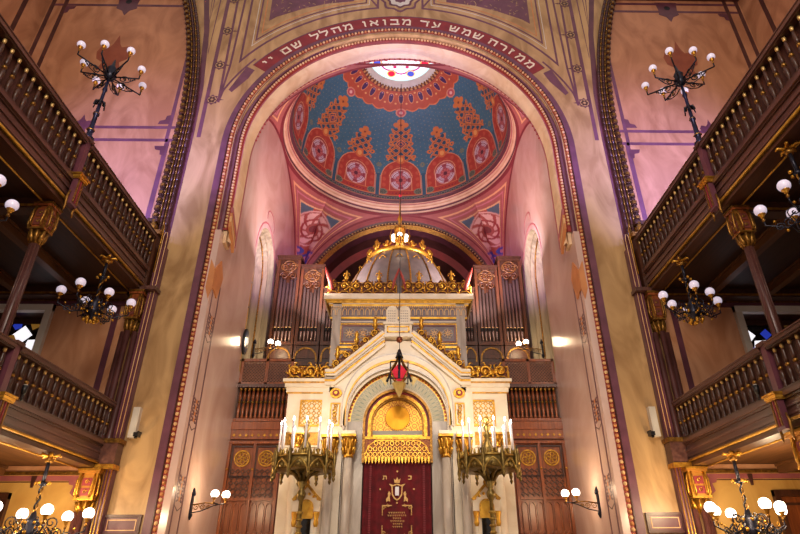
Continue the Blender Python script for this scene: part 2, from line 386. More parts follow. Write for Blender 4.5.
# ---- dome: pendentives
RZ = 15.78; RR = 4.45; RA = 4.38; ZA = 11.3
def pend(U, V, sx, sy):
    """corner piece between two arches and the ring; U along the corner angle, V from arch edge to ring"""
    th = U*pi/2
    # lower boundary: on the two wall arches, meeting in the corner
    t = np.abs(U-.5)*2                       # 0 in corner ->1 at arch crown
    # param along arches: angle from springing
    al = t*pi/2
    d = RA*np.cos(al)                         # distance from arch centre along the wall
    zl = ZA+RA*np.sin(al)
    xl = np.where(U < .5, A, d); yl = np.where(U < .5, d, A)
    phi = np.where(U < .5, np.arctan2(d, A), np.arctan2(A, d))
    xr = (RR-.1)*np.cos(phi); yr = (RR-.1)*np.sin(phi)
    x = xl+(xr-xl)*V; y = yl+(yr-yl)*V; z = zl+(RZ-zl)*V
    bulge = np.sin(V*pi)*.25*(1-t)
    k = 1+bulge/np.maximum(.1, np.sqrt(x*x+y*y))
    return sx*np.minimum(x*k, A), np.maximum(YC+sy*np.minimum(y*k, A), 12.56), z
def pendcol(U, V):
    p = Pnt(len(U), '#A85C5C')
    t = np.abs(U-.5)*2
    # true heights for pattern
    al = t*pi/2; d = RA*np.cos(al); z = (ZA+RA*np.sin(al)); z = z+(RZ-z)*V
    e = (U-.5)*2
    phi = np.where(U < .5, np.arctan2(d, A), np.arctan2(A, d))
    hz = (z-ZA)/(RZ-ZA)              # height 0..1
    ang = (phi-pi/4)/(pi/4)          # -1..1
    wd = np.sqrt(np.maximum(1e-4, 1-np.sqrt(np.maximum(0, 1-hz**2))))   # allowed |ang| approx by height
    # distance-like measures in metres
    dz_top = (RZ-z); 
    darch = V*(RZ-(ZA+RA*np.sin(al)))
    q = np.minimum(dz_top*.8, darch*.75)
    p.put(q < .07, '#7E2E38')
    p.put((q > .17) & (q < .21), '#E3A880')
    p.put((q > .27) & (q < .30), '#C9788A')
    p.put(q > .40, '#E0B088')
    ins = q > .44
    p.put(ins, '#A8483E')
    x = ang*3.3; zz = z
    p.put(ins & (np.abs(x) > .30) & (zz > 14.15), '#56647A')
    d1 = np.abs(np.abs(x)-1.2)+np.abs(zz-14.92)
    p.put(ins & (d1 < .34), '#C86A48'); p.put(ins & (d1 < .14), '#E0A070')
    r = np.hypot(x*.9, zz-14.5)*1.15; a = np.arctan2(zz-14.5, x*.9)
    p.put(ins & (r < .80), '#DDAAA8'); p.put(ins & (r < .74), '#A8504E')
    p.put(ins & (r < .70) & (np.abs(np.sin(4*a+r*5)) > .5) & (r > .26), '#E3B4B2')
    p.put(ins & (r < .46) & (r > .38), '#A03A40'); p.put(ins & (r < .16), '#7A2C36')
    for dx, dzz, rr in ((-.2, 13.6, .16), (.2, 13.6, .16), (0, 13.28, .19)):
        p.put((q > .2) & (np.hypot(x*.8-dx, zz-dzz) < rr), '#3A3C9A')
        p.put((q > .2) & (np.hypot(x*.8-dx, zz-dzz) < rr*.45), '#C07888')
    return p.c
k = 0
for sx in (-1, 1):
    for sy in (-1, 1):
        o = painted('ceiling', lambda U, V: pend(U, V, sx, sy), 160, 110, pendcol, PAINT); o['kind'] = 'structure'; o.name = 'ceiling_pendentive'
# cornice ring of the dome
pkc = mat('pink_tan_cornice', '#D8A48A', '#C8927A', rough=.45); pkl = mat('pale_pink_cornice', '#E8C6AE', '#DCB49C', rough=.45)
prof = [(4.56, 15.62, rose), (4.52, 15.78, plum), (4.46, 15.80, pkc), (4.44, 15.86, pkl), (4.38, 15.90, pkl), (4.35, 15.97, plum), (4.34, 15.99, pkc), (4.30, 16.05, pkl), (4.25, 16.08, pkc), (4.23, 16.16, pkl), (4.19, 16.19, rose), (4.17, 16.22, pkc), (4.14, 16.30, plum), (4.10, 16.33, plum), (4.08, 16.36, plum)]
g = G()
for i in range(len(prof)-1):
    g.lathe([(prof[i][0], prof[i][1]), (prof[i+1][0], prof[i+1][1])], (0, YC, 0), prof[i+1][2], 128, sm=True, a0=0, a1=2*pi-1e-5)
keep = [i for i, q in enumerate(g.f) if not (min(g.v[k][1] for k in q) < 12.72 and min(g.v[k][2] for k in q) < 16.2)]
g.f = [g.f[i] for i in keep]; g.m = [g.m[i] for i in keep]; g.s = [g.s[i] for i in keep]
struct(g, 'trim_8')
# dome
DA = 4.08; DZ = 16.34; DH = 4.68; OR = 1.6
PM = math.acos(OR/DA)
def domef(U, V):
    a = U*2*pi; f = V*PM
    return DA*np.cos(f)*np.cos(a), YC+DA*np.cos(f)*np.sin(a), DZ+DH*np.sin(f)
def domecol(U, V):
    p = Pnt(len(U), '#436A80')
    K = 12
    uu = (U*K-.25*K+.5)                      # a motif faces the camera on the far side
    seg = np.floor(uu).astype(int); q = uu-np.floor(uu)-.5      # -.5...5
    f = V*PM; r = DA*np.cos(f)
    x = q*2*pi*r/K                            # metres across
    L = V*7.1                                 # metres up the shell (approx)
    wseg = 2*pi*r/K
    xn = q*2.12                               # metres at the base
    # gold stars on blue
    gx = (U*K*9) % 1-.5; gy = (L*4+np.floor(U*K*9)*.5) % 1-.5
    p.put((np.hypot(gx*.8, gy) < .09), '#8C8A70')
    # base bands
    # horseshoe medallions
    hw = .93; M0 = 1.5; top = 2.62
    ell = np.hypot(xn/hw, (L-M0)/(top-M0))
    hs = np.where(L < M0, np.abs(xn) < hw, ell < 1) & (L > .3)
    ed = np.where(L < M0, hw-np.abs(xn), (1-ell)*.98)
    p.put(hs, '#D88A60'); p.put(hs & (ed > .045), '#A63C32')
    p.put(hs & (ed > .08) & (ed < .36) & (np.abs(np.sin(L*8)*np.sin(xn*10)) > .6), '#B5503E')
    p.put(hs & (ed > .40), '#D69470'); p.put(hs & (ed > .44), '#A0443E')
    rr = np.hypot(xn*1.05, (L-1.35)*.80); aa = np.arctan2((L-1.35)*.8, xn)
    p.put(hs & (rr < .52), '#D8AFA8'); p.put(hs & (rr < .49), '#96404A')
    p.put(hs & (rr < .47) & (rr > .27) & (np.abs(np.cos(2*aa)) < .84), '#C6B6C6')
    p.put(hs & (rr < .41) & (rr > .37), '#8A3A44'); p.put(hs & (rr < .33) & (rr > .30), '#A86070')
    p.put(hs & (rr < .25) & (np.abs(np.cos(4*aa)) > .4), '#B86060'); p.put(hs & (rr < .1), '#5C2A3A')
    p.put((L > .30) & (L < .66) & (np.abs(xn) < .62), '#A03A34'); p.put((L > .44) & (L < .5) & (np.abs(xn) < .5) & (np.sin(xn*40) > 0), '#6C2A30')
    p.put((L > .30) & (L < .35) & (np.abs(xn) < 1.0), '#C87848'); p.put((L > .64) & (L < .68) & (np.abs(xn) < .62), '#D0804C')
    ros = np.hypot(np.abs(xn)-.80, (L-.54)); p.put(ros < .21, '#7C7462'); p.put((ros < .15) & (np.abs(np.cos(4*np.arctan2(L-.54, np.abs(xn)-.80))) > .5), '#3E4A48')
    # strapwork above
    tall = (seg % 2 == 0)
    xs = xn*np.clip(r/DA, .3, 1)
    def strap(y0, y1, w0, msk, cell):
        h = (L-y0)/(y1-y0); ins = msk & (h > 0) & (h < 1)
        pf = w0*(1-.35*h)*(.72+.28*np.abs(np.cos(h*pi*(3 if y1-y0 > 1.6 else 2))))
        ins &= np.abs(xs) < pf
        xa_ = np.abs(xs); a_ = ((xa_+(L-y0))/cell) % 1; b_ = ((xa_-(L-y0))/cell) % 1
        p.put(ins, '#2C4A62')
        p.put(ins & ((np.abs(a_-.5) < .17) | (np.abs(b_-.5) < .17)), '#CF7E4A')
        c_ = (np.abs(a_-.5) < .06) | (np.abs(b_-.5) < .06); p.put(ins & c_, '#8C4A34')
        p.put(ins & (xa_ > pf-.085), '#CF7E4A'); p.put(ins & (xa_ > pf-.05) & (xa_ < pf-.03), '#8C4A34')
    strap(2.55, 4.55, .66, tall, .44); strap(2.55, 3.75, .60, ~tall, .44)
    d = np.abs(xs)+np.abs(L-3.62)*.8
    p.put(tall & (d < .27), '#CF7E4A'); p.put(tall & (d < .2), '#2E2A5A'); p.put(tall & (d < .14), '#CF7E4A'); p.put(tall & (d < .08), '#3A2F68')
    for cy, mk, k_ in ((4.78, tall, 1.0), (3.98, ~tall, .85)):
        for dx, dy, rr_ in ((0, .2, .17), (-.2, 0, .15), (.2, 0, .15), (0, -.16, .16)):
            p.put(mk & (np.hypot(xs-dx*k_, L-cy-dy) < rr_*k_), '#C8743E')
        p.put(mk & (np.hypot(xs, L-cy) < .06), '#7C3A2A')
    for dy, dx in ((2.95, .56), (3.2, .42)):
        p.put(~tall & (np.hypot(np.abs(xs)-dx, L-dy) < .12), '#C8743E'); p.put(~tall & (np.hypot(np.abs(xs)-dx, L-dy) < .04), '#2C4A62')
    for dy, dx in ((2.8, .58), (3.2, .5), (3.62, .45), (4.1, .42)):
        p.put(tall & (np.hypot(np.abs(xs)-dx, L-dy) < .12), '#C8743E'); p.put(tall & (np.hypot(np.abs(xs)-dx, L-dy) < .04), '#2C4A62')
    p.put((np.hypot(xn*1.1, (L-2.66)*.8) < .22), '#C86A3C'); p.put((np.hypot(xn*1.1, (L-2.66)*.8) < .12), '#D89858')
    # slim stems and sprigs between medallions
    xb = (np.abs(q)-.5)*2.12
    p.put((np.abs(xb) < .09) & (L < 1.7) & (L > .3), '#35566C'); p.put((np.abs(np.abs(xb)-.1) < .015) & (L < 1.6) & (L > .3), '#D88A60')
    p.put((np.hypot(xb, L-2.25) < .14) & (np.abs(np.cos(3*np.arctan2(L-2.25, xb))) > .5), '#7E7A5A')
    # collar round the oculus
    C = 28; uc = U*C-.25*C+.5; qc = uc-np.floor(uc)-.5; xc = qc*2*pi*r/C
    Lt = 7.1; dd = Lt-L
    sc = 1.40+.14*np.abs(np.cos(qc*pi))
    p.put(dd < sc, '#D87C4C'); p.put(dd < sc-.07, '#B4513A')
    tear = np.hypot(xc/.13, (dd-.62)/np.where(dd > .62, .40, .26)) < 1
    p.put(tear, '#D88A5C'); tear = np.hypot(xc/.10, (dd-.62)/np.where(dd > .62, .34, .21)) < 1; p.put(tear, '#4A2858')
    p.put(np.hypot(xc, dd-.5) < .035, '#C890B0')
    p.put((np.hypot((np.abs(qc)-.5)*2*pi*r/C, dd-1.0) < .05), '#E0A868')
    p.put((np.hypot((np.abs(qc)-.5)*2*pi*r/C, dd-.4) < .05), '#E0A868')
    p.put(dd < .22, '#6E3430'); p.put((dd < .2) & (np.abs(qc*2 % 1-.5) < .25), '#C89058')
    # heart under the collar on tall axes
    hh = np.hypot(xs, (dd-1.56)*.9); p.put(tall & (hh < .24), '#D08A70'); p.put(tall & (hh < .18), '#B85058'); p.put(tall & (hh < .08), '#E0B0A8')
    # base frieze
    uz = (U*112) % 1-.5
    fz = L < .30; p.put(fz, '#5C3A50')
    p.put(fz & (np.hypot(uz*.23*.9, L-.14) < .085), '#6E7868'); p.put(fz & (np.hypot(uz*.23*.9, L-.14) < .05), '#2E3444')
    p.put(L < .04, '#B87858'); p.put((L > .27) & (L < .30), '#4E6068')
    return p.c
o = painted('ceiling_dome', domef, 12*84, 260, domecol, PAINT, flip=True); o['kind'] = 'structure'
zo = DZ+DH*sin(PM)
g = G(); g.lathe([(1.61, zo-.02), (1.58, zo), (1.52, zo+.08), (1.46, zo+.18), (1.42, zo+.2), (1.42, zo+.30)], (0, YC, 0), whitep, 64, a1=2*pi-1e-5)
for i in range(72):
    t = 2*pi*i/72; g.sph((1.59*cos(t), YC+1.59*sin(t), zo-.02), .045, goldd, 5)
struct(g, 'trim_9')
def ocol(U, V):
    p = Pnt(len(U), '#F6F4FC'); x = (U-.5)*2.5; y = (V-.5)*2.5; r = np.hypot(x, y); a = np.arctan2(y, x)
    ln = (np.abs(np.sin(r*16)) < .10) | (np.abs(np.sin(8*a)) < .06*1/np.maximum(r, .2))
    p.put(ln, '#9088A0'); sc = np.abs(r-.78-.10*np.abs(np.cos(4*a))) < .035; p.put(sc, '#A0307A')
    for k in range(8):
        t = k*pi/4+pi/8; d = np.hypot(x-.95*cos(t), y-.95*sin(t)); p.put(d < .17, '#E8C070'); p.put(d < .13, '#4050B8' if k % 2 else '#D02040')
        d2 = np.hypot(x-.6*cos(t), y-.6*sin(t)); p.put(d2 < .07, '#B03060')
    p.put((r > 1.12), '#B8D8D8')
    return p.c
om = paintmat('stained_skylight', rough=.2); nt = om.node_tree; bs = nt.nodes['Principled BSDF']
at = [n for n in nt.nodes if n.type == 'ATTRIBUTE'][0]; nt.links.new(at.outputs['Color'], bs.inputs['Emission Color']); bs.inputs['Emission Strength'].default_value = 1.15
def of(U, V):
    r = 1.44*np.sqrt(np.maximum((2*U-1)**2, (2*V-1)**2)); t = np.arctan2(2*V-1, 2*U-1); return r*np.cos(t), YC+r*np.sin(t), zo+.26+0*U
def ocol2(U, V):
    r = np.maximum(abs(2*U-1), abs(2*V-1)); t = np.arctan2(2*V-1, 2*U-1); return ocol(.5+.496*r*np.cos(t), .5+.496*r*np.sin(t))
o = painted('window_3', of, 160, 160, ocol2, om, flip=True); o['kind'] = 'structure'

# ---- back arch and dark apse behind it
g = G(); fb = front(YB)
archpts = lambda r, z0: [(-r, 0)]+arc(r, z0, pi, 0, 48)+[(r, 0)]
def wall_with_arch(g, fn, r, z0, x1, zt, m, h0, h1):
    P = arc(r, z0, pi, pi/2, 24)
    for s in (-1, 1):
        g.ext([(-s*r, 0)]+[(s*x, z) for x, z in P] +[(0, zt), (-s*x1*-1*-1, zt), (-s*x1, 0)] if False else [(s*-r, 0)]+[(s*x, z) for x, z in P]+[(0, zt), (-s*x1, zt), (-s*x1, 0)], fn, h0, h1, m)
wall_with_arch(g, fb, 4.05, 11.2, 4.5, 15.75, rose, -.3, 0)
def archb(r0, y0, r1, y1, m, z0=11.2): archstrip(g, [(r0, y0, z0), (r1, y1, z0)], m, zb=5)
archb(4.34, YB-.01, 4.34, YB-.06, plum); archb(4.34, YB-.06, 4.22, YB-.06, rose); archb(4.22, YB-.06, 4.14, YB-.0, plumd)
archb(4.14, YB-.0, 4.06, YB-.0, redband); archb(4.05, YB, 3.9, YB+.12, goldd); archb(3.9, YB+.12, 3.84, YB+.5, plum)
beads(g, 4.10, YB-.03, 11.2, .14, .038, cream, zb=9)
struct(g, 'trim_10')
g = G()
archb(3.84, YB+.5, 3.84, YB+1.2, plumd); g.box(-4.9, -4.4, YB, YB+2.8, 0, 16.6, plumd); g.box(4.4, 4.9, YB, YB+2.8, 0, 16.6, plumd); archb(3.84, YB+1.2, 3.5, YB+1.25, redband, 11.2); archb(3.5, YB+1.25, 3.3, YB+2.8, plumd, 11.2)
g.box(-4.9, 4.9, YB+2.7, YB+2.9, 0, 16.6, mat('dark_red_apse_wall', '#6A3034', '#4C2024', rough=.6))
for z in (11.6, 12.4, 13.2): g.box(-3.4, 3.4, YB+2.64, YB+2.7, z, z+.06, goldd)
struct(g, 'wall_back')
# ---- upper and lower end walls of the aisles, outer walls
for s, nm in ((-1, 'left'), (1, 'right')):
    g = G(); fe = front(12.2)
    g.box(s*5.6, s*11.6, 12.2, 12.5, 7.4, 20.4, endw)
    hz = lambda z, x0, x1, wd, m=plum, h=.004: g.strip([(s*x0, z), (s*x1, z)], wd, fe, 0, h, m)
    hz(12.72, 6.0, 11.3, .10, purp); hz(12.26, 6.0, 11.3, .10, purp)
    hz(17.92, 6.2, 11.3, .10); hz(18.30, 6.2, 11.3, .10)
    g.strip([(s*6.42, 7.6), (s*6.42, 12.3)], .13, fe, 0, .005, purp)
    g.strip([(s*6.46, 12.2), (s*6.5, 17.7)], .10, fe, 0, .005, purp)
    for x in (10.85, 11.25): g.strip([(s*x, 12.3), (s*x, 18.6)], .13, fe, 0, .0055, plumd)
    # corner brackets painted
    for (bx_, bz, dx, dz) in ((6.42, 12.05, 1, -1), (6.5, 12.85, 1, 1), (10.8, 17.85, -1, -1)):
        g.ext([(s*bx_, bz), (s*(bx_+dx*.32), bz), (s*(bx_+dx*.28), bz+dz*.12), (s*(bx_+dx*.14), bz+dz*.16), (s*(bx_+dx*.12), bz+dz*.3), (s*bx_, bz+dz*.34)], fe, 0, .006, plum)
    # pendant ornament on the top border and palmette at centre
    g.ext([(s*(8.85+a), 18.38-b) for a, b in ((-.36, 0), (-.3, .45), (-.34, .6), (-.12, .72), (0, .95), (.12, .72), (.34, .6), (.3, .45), (.36, 0))], fe, 0, .006, plum)
    g.ext([(s*8.85+.1*cos(t), 18.1+.1*sin(t)) for t in np.linspace(0, 2*pi, 10, endpoint=False)], fe, .006, .01, black)
    pal = [(0, .85), (.12, .45), (.22, .3), (.5, .35), (.62, .1), (.55, -.2), (.3, -.35), (.42, -.7), (.15, -.6), (0, -.8)]
    g.ext([(s*8.75+a*.85, 15.65+b) for a, b in pal+[(-a, b) for a, b in pal[::-1][1:-1]]], fe, 0, .006, mat('rust_stencil', '#9A5238', '#8A452F', rough=.5))
    g.ext([(s*8.95+a*.5, 12.8+b*.45) for a, b in pal+[(-a, b) for a, b in pal[::-1][1:-1]]], fe, 0, .006, plum)
    # crossing beam with red and blue scallops
    g.box(s*6.3, s*11.35, 11.9, 12.2, 18.48, 19.2, plumd)
    for i in range(26):
        x = 6.55+i*.19
        g.ext([(s*x-.07, 18.8), (s*x+.07, 18.8), (s*x+.05, 18.62), (s*x, 18.52), (s*x-.05, 18.62)], front(11.9), 0, .02, (redst, bluegl, goldd)[i % 3])
    g.box(s*11.35, s*11.6, -4, 12.3, 0, 20.4, endw)
    g.box(s*11.34, s*11.36, 11.3, 11.45, 12.2, 20, plumd)
    struct(g, 'wall_end_'+nm)
    # studded dark moulding up the pilaster edge
    g = G()
    for i in range(48):
        z = 9.0+i*.232
        x = xe(z)+.0
        x2 = xe(z+.232)
        g.add([(s*(x-.03), 11.96, z), (s*(x-.28), 11.93, z), (s*(x2-.28), 11.93, z+.232), (s*(x2-.03), 11.96, z+.232)], [(0, 1, 2, 3)], plumd)
        for dx, m_ in ((-.03, goldd), (-.10, plumd), (-.17, goldd), (-.24, plumd)):
            g.tube([(s*(x+dx), 11.92, z), (s*(x2+dx), 11.92, z+.232)], .022 if m_ is goldd else .03, m_, 5)
        g.box(s*(x+.0), s*(x+.14), 11.88, 12.02, z+.03, z+.16, woodv); g.box(s*(x+.02), s*(x+.10), 11.84, 11.9, z+.05, z+.13, goldd)
        g.box(s*(x+.03), s*(x+.11), 11.86, 12.05, z+.16, z+.2, wood)
    struct(g, 'trim_%d' % (11 if s < 0 else 12))
    # aisle end wall, gallery storey (with opening for the window) and ground storey
    g = G(); x0, x1 = 8.15, 10.7
    aw = MATS.get('gallery_end_plaster') or mat('gallery_end_plaster', '#D8A078', '#BC8058', rough=.45, scale=.8, dist=2.4, stretch=(1.2, 1, .6))
    g.box(s*5.9, s*x0, 12.2, 12.4, 3.5, 7.42, aw); g.box(s*x1, s*11.35, 12.2, 12.4, 3.5, 7.42, aw); g.box(s*x0, s*x1, 12.2, 12.4, 7.15, 7.42, aw); g.box(s*x0, s*x1, 12.2, 12.4, 3.5, 4.6, aw)
    g.strip([(s*6.55, 3.6), (s*6.55, 7.3)], .14, fe, 0, .004, plum)
    g.box(s*5.9, s*11.35, 12.12, 12.2, 7.30, 7.38, goldd); g.box(s*5.9, s*11.35, 12.14, 12.2, 7.20, 7.3, plum)
    dx0, dx1 = 7.75, 9.1
    g.box(s*5.9, s*dx0, 12.2, 12.4, 0, 3.5, stuccoL); g.box(s*dx1, s*11.35, 12.2, 12.4, 0, 3.5, stuccoL); g.box(s*dx0, s*dx1, 12.2, 12.4, 3.0, 3.5, stuccoL)
    g.strip([(s*5.9, 3.38), (s*11.35, 3.38)], .10, fe, 0, .004, rose); g.box(s*5.9, s*11.35, 12.13, 12.2, 3.44, 3.5, goldd)
    g.strip([(s*5.9, 3.31), (s*11.35, 3.31)], .02, fe, 0, .005, plumd)
    for xx in (7.3, 9.4): g.ext([(s*xx-.05, 3.42), (s*xx+.05, 3.42), (s*xx+.02, 3.2), (s*xx-.02, 3.2)], fe, 0, .03, plumd)
    br = [(6.05, 3.34), (6.6, 3.34), (6.58, 3.26), (6.48, 3.24), (6.52, 3.1), (6.44, 3.04), (6.36, 3.14), (6.3, 2.95), (6.2, 3.0), (6.12, 2.8)]
    g.ext([(s*x, z) for x, z in br], fe, 0, .006, rose)
    struct(g, 'wall_aisle_'+nm)
    # stained glass window in the gallery storey
    g = G()
    for a, b, c, d in ((x0-.16, x0, 4.5, 7.2), (x1, x1+.12, 4.5, 7.2), (x0-.16, x1+.12, 7.05, 7.2), (x0-.16, x1+.12, 4.5, 4.6)):
        g.box(s*a, s*b, 12.1-.01*(d-c < 1), 12.25, c, d, whitep)
    g.box(s*x0, s*x1, 12.75, 12.8, 4.6, 7.15, ambgl if False else darkgl)
    g.box(s*x0, s*(x0+.02), 12.2, 12.8, 4.6, 7.15, stone); g.box(s*x1, s*(x1-.02), 12.2, 12.8, 4.6, 7.15, stuccoL)
    g.box(s*x0, s*x1, 12.25, 12.8, 7.1, 7.2, wood); g.box(s*x0, s*x1, 12.68, 12.76, 6.95, 7.15, wood); g.box(s*9.25, s*9.4, 12.6, 12.76, 4.6, 7.15, wood)
    g.box(s*9.4, s*x1, 12.7, 12.74, 4.6, 7.1, stuccoL)
    fg = front(12.72); cx, cz = s*8.68, 6.52
    g.ext([(cx-s*.55, 5.2), (cx+s*.5, 5.2), (cx+s*.5, 6.95), (cx-s*.55, 6.95)], fg, 0, .005, darkgl)
    pieces = [((-.22, .16), .2, skyg), ((.1, -.15), .2, skyg), ((-.12, -.5), .2, skyg), ((.28, .2), .12, bluegl), ((-.25, -.2), .14, redst), ((.38, -.3), .14, ambgl), ((.02, .42), .12, ambgl), ((-.4, .4), .1, bluegl), ((.3, -.62), .12, redst), ((-.42, -.6), .1, bluegl), ((-.45, .05), .1, ambgl)]
    if s > 0: pieces = [(p_, r_, {skyg: skyg, redst: bluegl, bluegl: bluegl, ambgl: darkgl}[m_]) for p_, r_, m_ in pieces]
    for i, ((a, b), r_, m_) in enumerate(pieces):
        n = 4+i % 3; g.ext([(cx+a+r_*1.15*cos(t+i), cz+b+r_*1.15*sin(t+i)) for t in np.linspace(0, 2*pi, n, endpoint=False)], fg, .005, .02+.0007*i, m_)
    struct(g, 'window_%d' % (4 if s < 0 else 5))
    # door in the ground storey
    g = G()
    for a, b, c, d in ((dx0-.1, dx0+.02, 0, 3.1), (dx1-.02, dx1+.1, 0, 3.1), (dx0-.1, dx1+.1, 2.98, 3.1)):
        g.box(s*a, s*b, 12.1-.01*(d-c < 1), 12.25, c, d, woodv)
    dm = woodr if s > 0 else darkgl
    g.box(s*dx0, s*dx1, 12.28, 12.34, 0, 3.0, dm)
    for a, b in ((dx0+.1, dx0+.6), (dx0+.75, dx1-.1)):
        for c, d in ((.3, 1.2), (1.35, 2.85)):
            g.strip([(s*a, c), (s*b, c), (s*b, d), (s*a, d)], .05, front(12.28), 0, .02, woodv, closed=True)
    dr = struct(g, 'door_%d' % (1 if s < 0 else 2))
    g = G(); g.sph((s*(dx0+.68), 12.24, 1.1), .035, goldd, 8); g.build('door_handle', dr)

# ---- Hebrew verse on the red band above the arch
g = G(); ZB = 11.9
band = arc(5.34, ZB, R(144.5), R(35.5), 60)+arc(4.88, ZB, R(35.5), R(144.5), 60)
for i in range(60):
    g.ext([band[i], band[i+1], band[120-i], band[121-i]], F0, 0, .008, redband)
for rr in (5.355, 4.87): g.strip(arc(rr, ZB, R(144.5), R(35.5), 60), .035, F0, 0, .012, purp)
bo = g.build('trim_13'); bo['kind'] = 'structure'
# letters drawn as strokes in a unit box (x to the right, y up); thick horizontals as in the square script
HB = {
 'mem': [[(.12, 0), (.12, .12), (.28, .75)], [(.0, 1), (.25, .8), (.72, .95), (.85, .7), (.85, .02), (.45, .02)]],
 'memf': [[(.08, .98), (.12, .86), (.88, .86), (.88, .06), (.14, .06), (.14, .86)]],
 'zayin': [[(.2, .95), (.7, .88)], [(.48, .9), (.42, .5), (.5, 0)]],
 'resh': [[(.05, .98), (.1, .88), (.75, .88), (.85, .7), (.85, 0)]],
 'chet': [[(.05, .98), (.12, .88), (.88, .88), (.88, 0)], [(.2, .86), (.2, 0)]],
 'shin': [[(.02, .98), (.12, .05), (.75, .08), (.95, .95)], [(.5, .98), (.5, .6), (.2, .4)]],
 'ayin': [[(.15, .98), (.3, .6), (.62, .15)], [(.85, .98), (.75, .3), (.05, -.05)]],
 'dalet': [[(.0, .98), (.08, .88), (.98, .88)], [(.8, .9), (.8, 0)]],
 'bet': [[(.08, .98), (.12, .88), (.8, .88), (.8, .08)], [(.0, .06), (1, .06)]],
 'vav': [[(.3, .95), (.6, .88), (.6, 0)]],
 'alef': [[(.08, .98), (.9, .02)], [(.85, .98), (.85, .7), (.62, .42)], [(.12, 0), (.12, .35), (.36, .62)]],
 'he': [[(.05, .98), (.1, .88), (.88, .88), (.88, 0)], [(.2, .55), (.2, 0)]],
 'lamed': [[(.1, 1.3), (.12, .85), (.85, .85), (.85, .55), (.45, 0)]],
 'yod': [[(.3, .98), (.6, .88), (.6, .55)]],
}
word = [(32.6+3.5, None)]
seq = [  # angle on the arch (degrees from the right), glyph
 (39.6, 'mem'), (43.9, 'mem'), (48.0, 'zayin'), (51.6, 'resh'), (55.6, 'chet'),
 (61.4, 'shin'), (65.8, 'mem'), (70.4, 'shin'), (77.0, 'ayin'), (81.2, 'dalet'),
 (87.6, 'mem'), (91.9, 'bet'), (95.6, 'vav'), (99.2, 'alef'), (102.8, 'vav'),
 (108.6, 'mem'), (113.0, 'he'), (117.4, 'lamed'), (120.9, 'lamed'), (128.2, 'shin'), (132.8, 'memf'), (138.8, 'yod'), (141.4, 'yod')]
g = G(); cg = mat('cream_lettering', '#F2E4C8', '#E6D4B0', rough=.4)
for ang, nm in seq:
    t = R(ang); cx, cz = 5.10*cos(t), ZB+5.10*sin(t); ex = (sin(t), -cos(t)); ey = (cos(t), sin(t))
    wl = {'yod': .22, 'vav': .22, 'zayin': .24}.get(nm, .29)
    for st in HB[nm]:
        pts = [(cx+ex[0]*(p[0]-.5)*wl+ey[0]*(p[1]-.5)*.25, cz+ex[1]*(p[0]-.5)*wl+ey[1]*(p[1]-.5)*.25) for p in st]
        g.strip(pts, .052, F0, .008, .02, cg)
g.build('lettering', bo)
#@@PART2
# ================================================================= GALLERIES
def spiral(c, r, t0, turns, n, fn, y=0, shrink=.85):
    """flat scroll in the (u,v) plane"""
    out = []
    for i in range(n+1):
        f = i/n; t = t0+turns*2*pi*f; rr = r*(1-shrink*f)
        out.append(fn(c[0]+rr*cos(t), c[1]+rr*sin(t), y))
    return out
pgold = mat('pale_gilt_cap', '#D8B878', '#A8844A', rough=.4, metal=.5)
def baluster_mesh(h):
    g = G()
    p = [(.012, 0), (.040, .02), (.040, .06), (.022, .10), (.036, .22), (.042, .34), (.026, .44), (.044, .47), (.044, .50), (.026, .53), (.036, .62), (.030, .82), (.018, .90), (.026, .95), (.026, 1)]
    g.lathe([(r_, z*h) for r_, z in p[:7]], (0, 0, 0), wood, 8)
    g.lathe([(r_*.85, z*h) for r_, z in p[6:10]], (0, 0, 0), goldd, 8)
    g.lathe([(r_, z*h) for r_, z in p[9:13]], (0, 0, 0), wood, 8)
    g.lathe([(.018, .86*h), (.029, .94*h), (.026, .985*h), (.01, h)], (0, 0, 0), pgold, 8)
    return g
SN = {-1: 'left', 1: 'right'}
tiers = {'upper': (7.97, 8.80, 8.90), 'lower': (4.01, 4.72, 4.81)}
bal = {}
boards = mat('red_brown_backing_boards', '#5A342A', '#40241E', rough=.45, scale=2.5, stretch=(6, 9, .5))
for tn, (zb, zt, zr) in tiers.items():
    for s in (-1, 1):
        for bi, (y0, y1) in enumerate(((4.55, 8.32), (8.48, 11.84))):
            near = 'bay nearer the viewer than the column' if bi == 0 else 'bay between column and arch wall'
            t = thing('gallery_balustrade', 'turned-wood balustrade, %s %s gallery, %s' % (tn, SN[s], near), 'balustrade', (s*W, y0, zb), 'gallery balustrades')
            L = y1-y0
            g = G(); g.box(-.085, .085, 0, L, zt-zb, zr-zb, woodm); g.box(-.06, .06, 0, L, zt-zb-.03, zt-zb, wood); g.box(-.1, .1, 0, L, zr-zb-.03, zr-zb-.012, woodm)
            g.build('handrail', t)
            g = G(); g.box(-.07, .07, 0, L, 0, .04, wood); g.build('bottom_rail', t)
            g = G(); g.box(s*.10, s*.13, 0, L, -.02, zt-zb+.02, boards); g.build('backing_board', t)
            n = int(round(L/.187))
            for i in range(n):
                if tn not in bal:
                    b = baluster_mesh(zt-zb-.07).build('baluster', t); bal[tn] = b
                else:
                    b = bal[tn].copy(); COL.objects.link(b); b.parent = t
                b.location = (0, (i+.5)*L/n, .04)
gline = mat('gilt_line', '#D9A640', '#B8862E', rough=.35, metal=.35, scale=8)
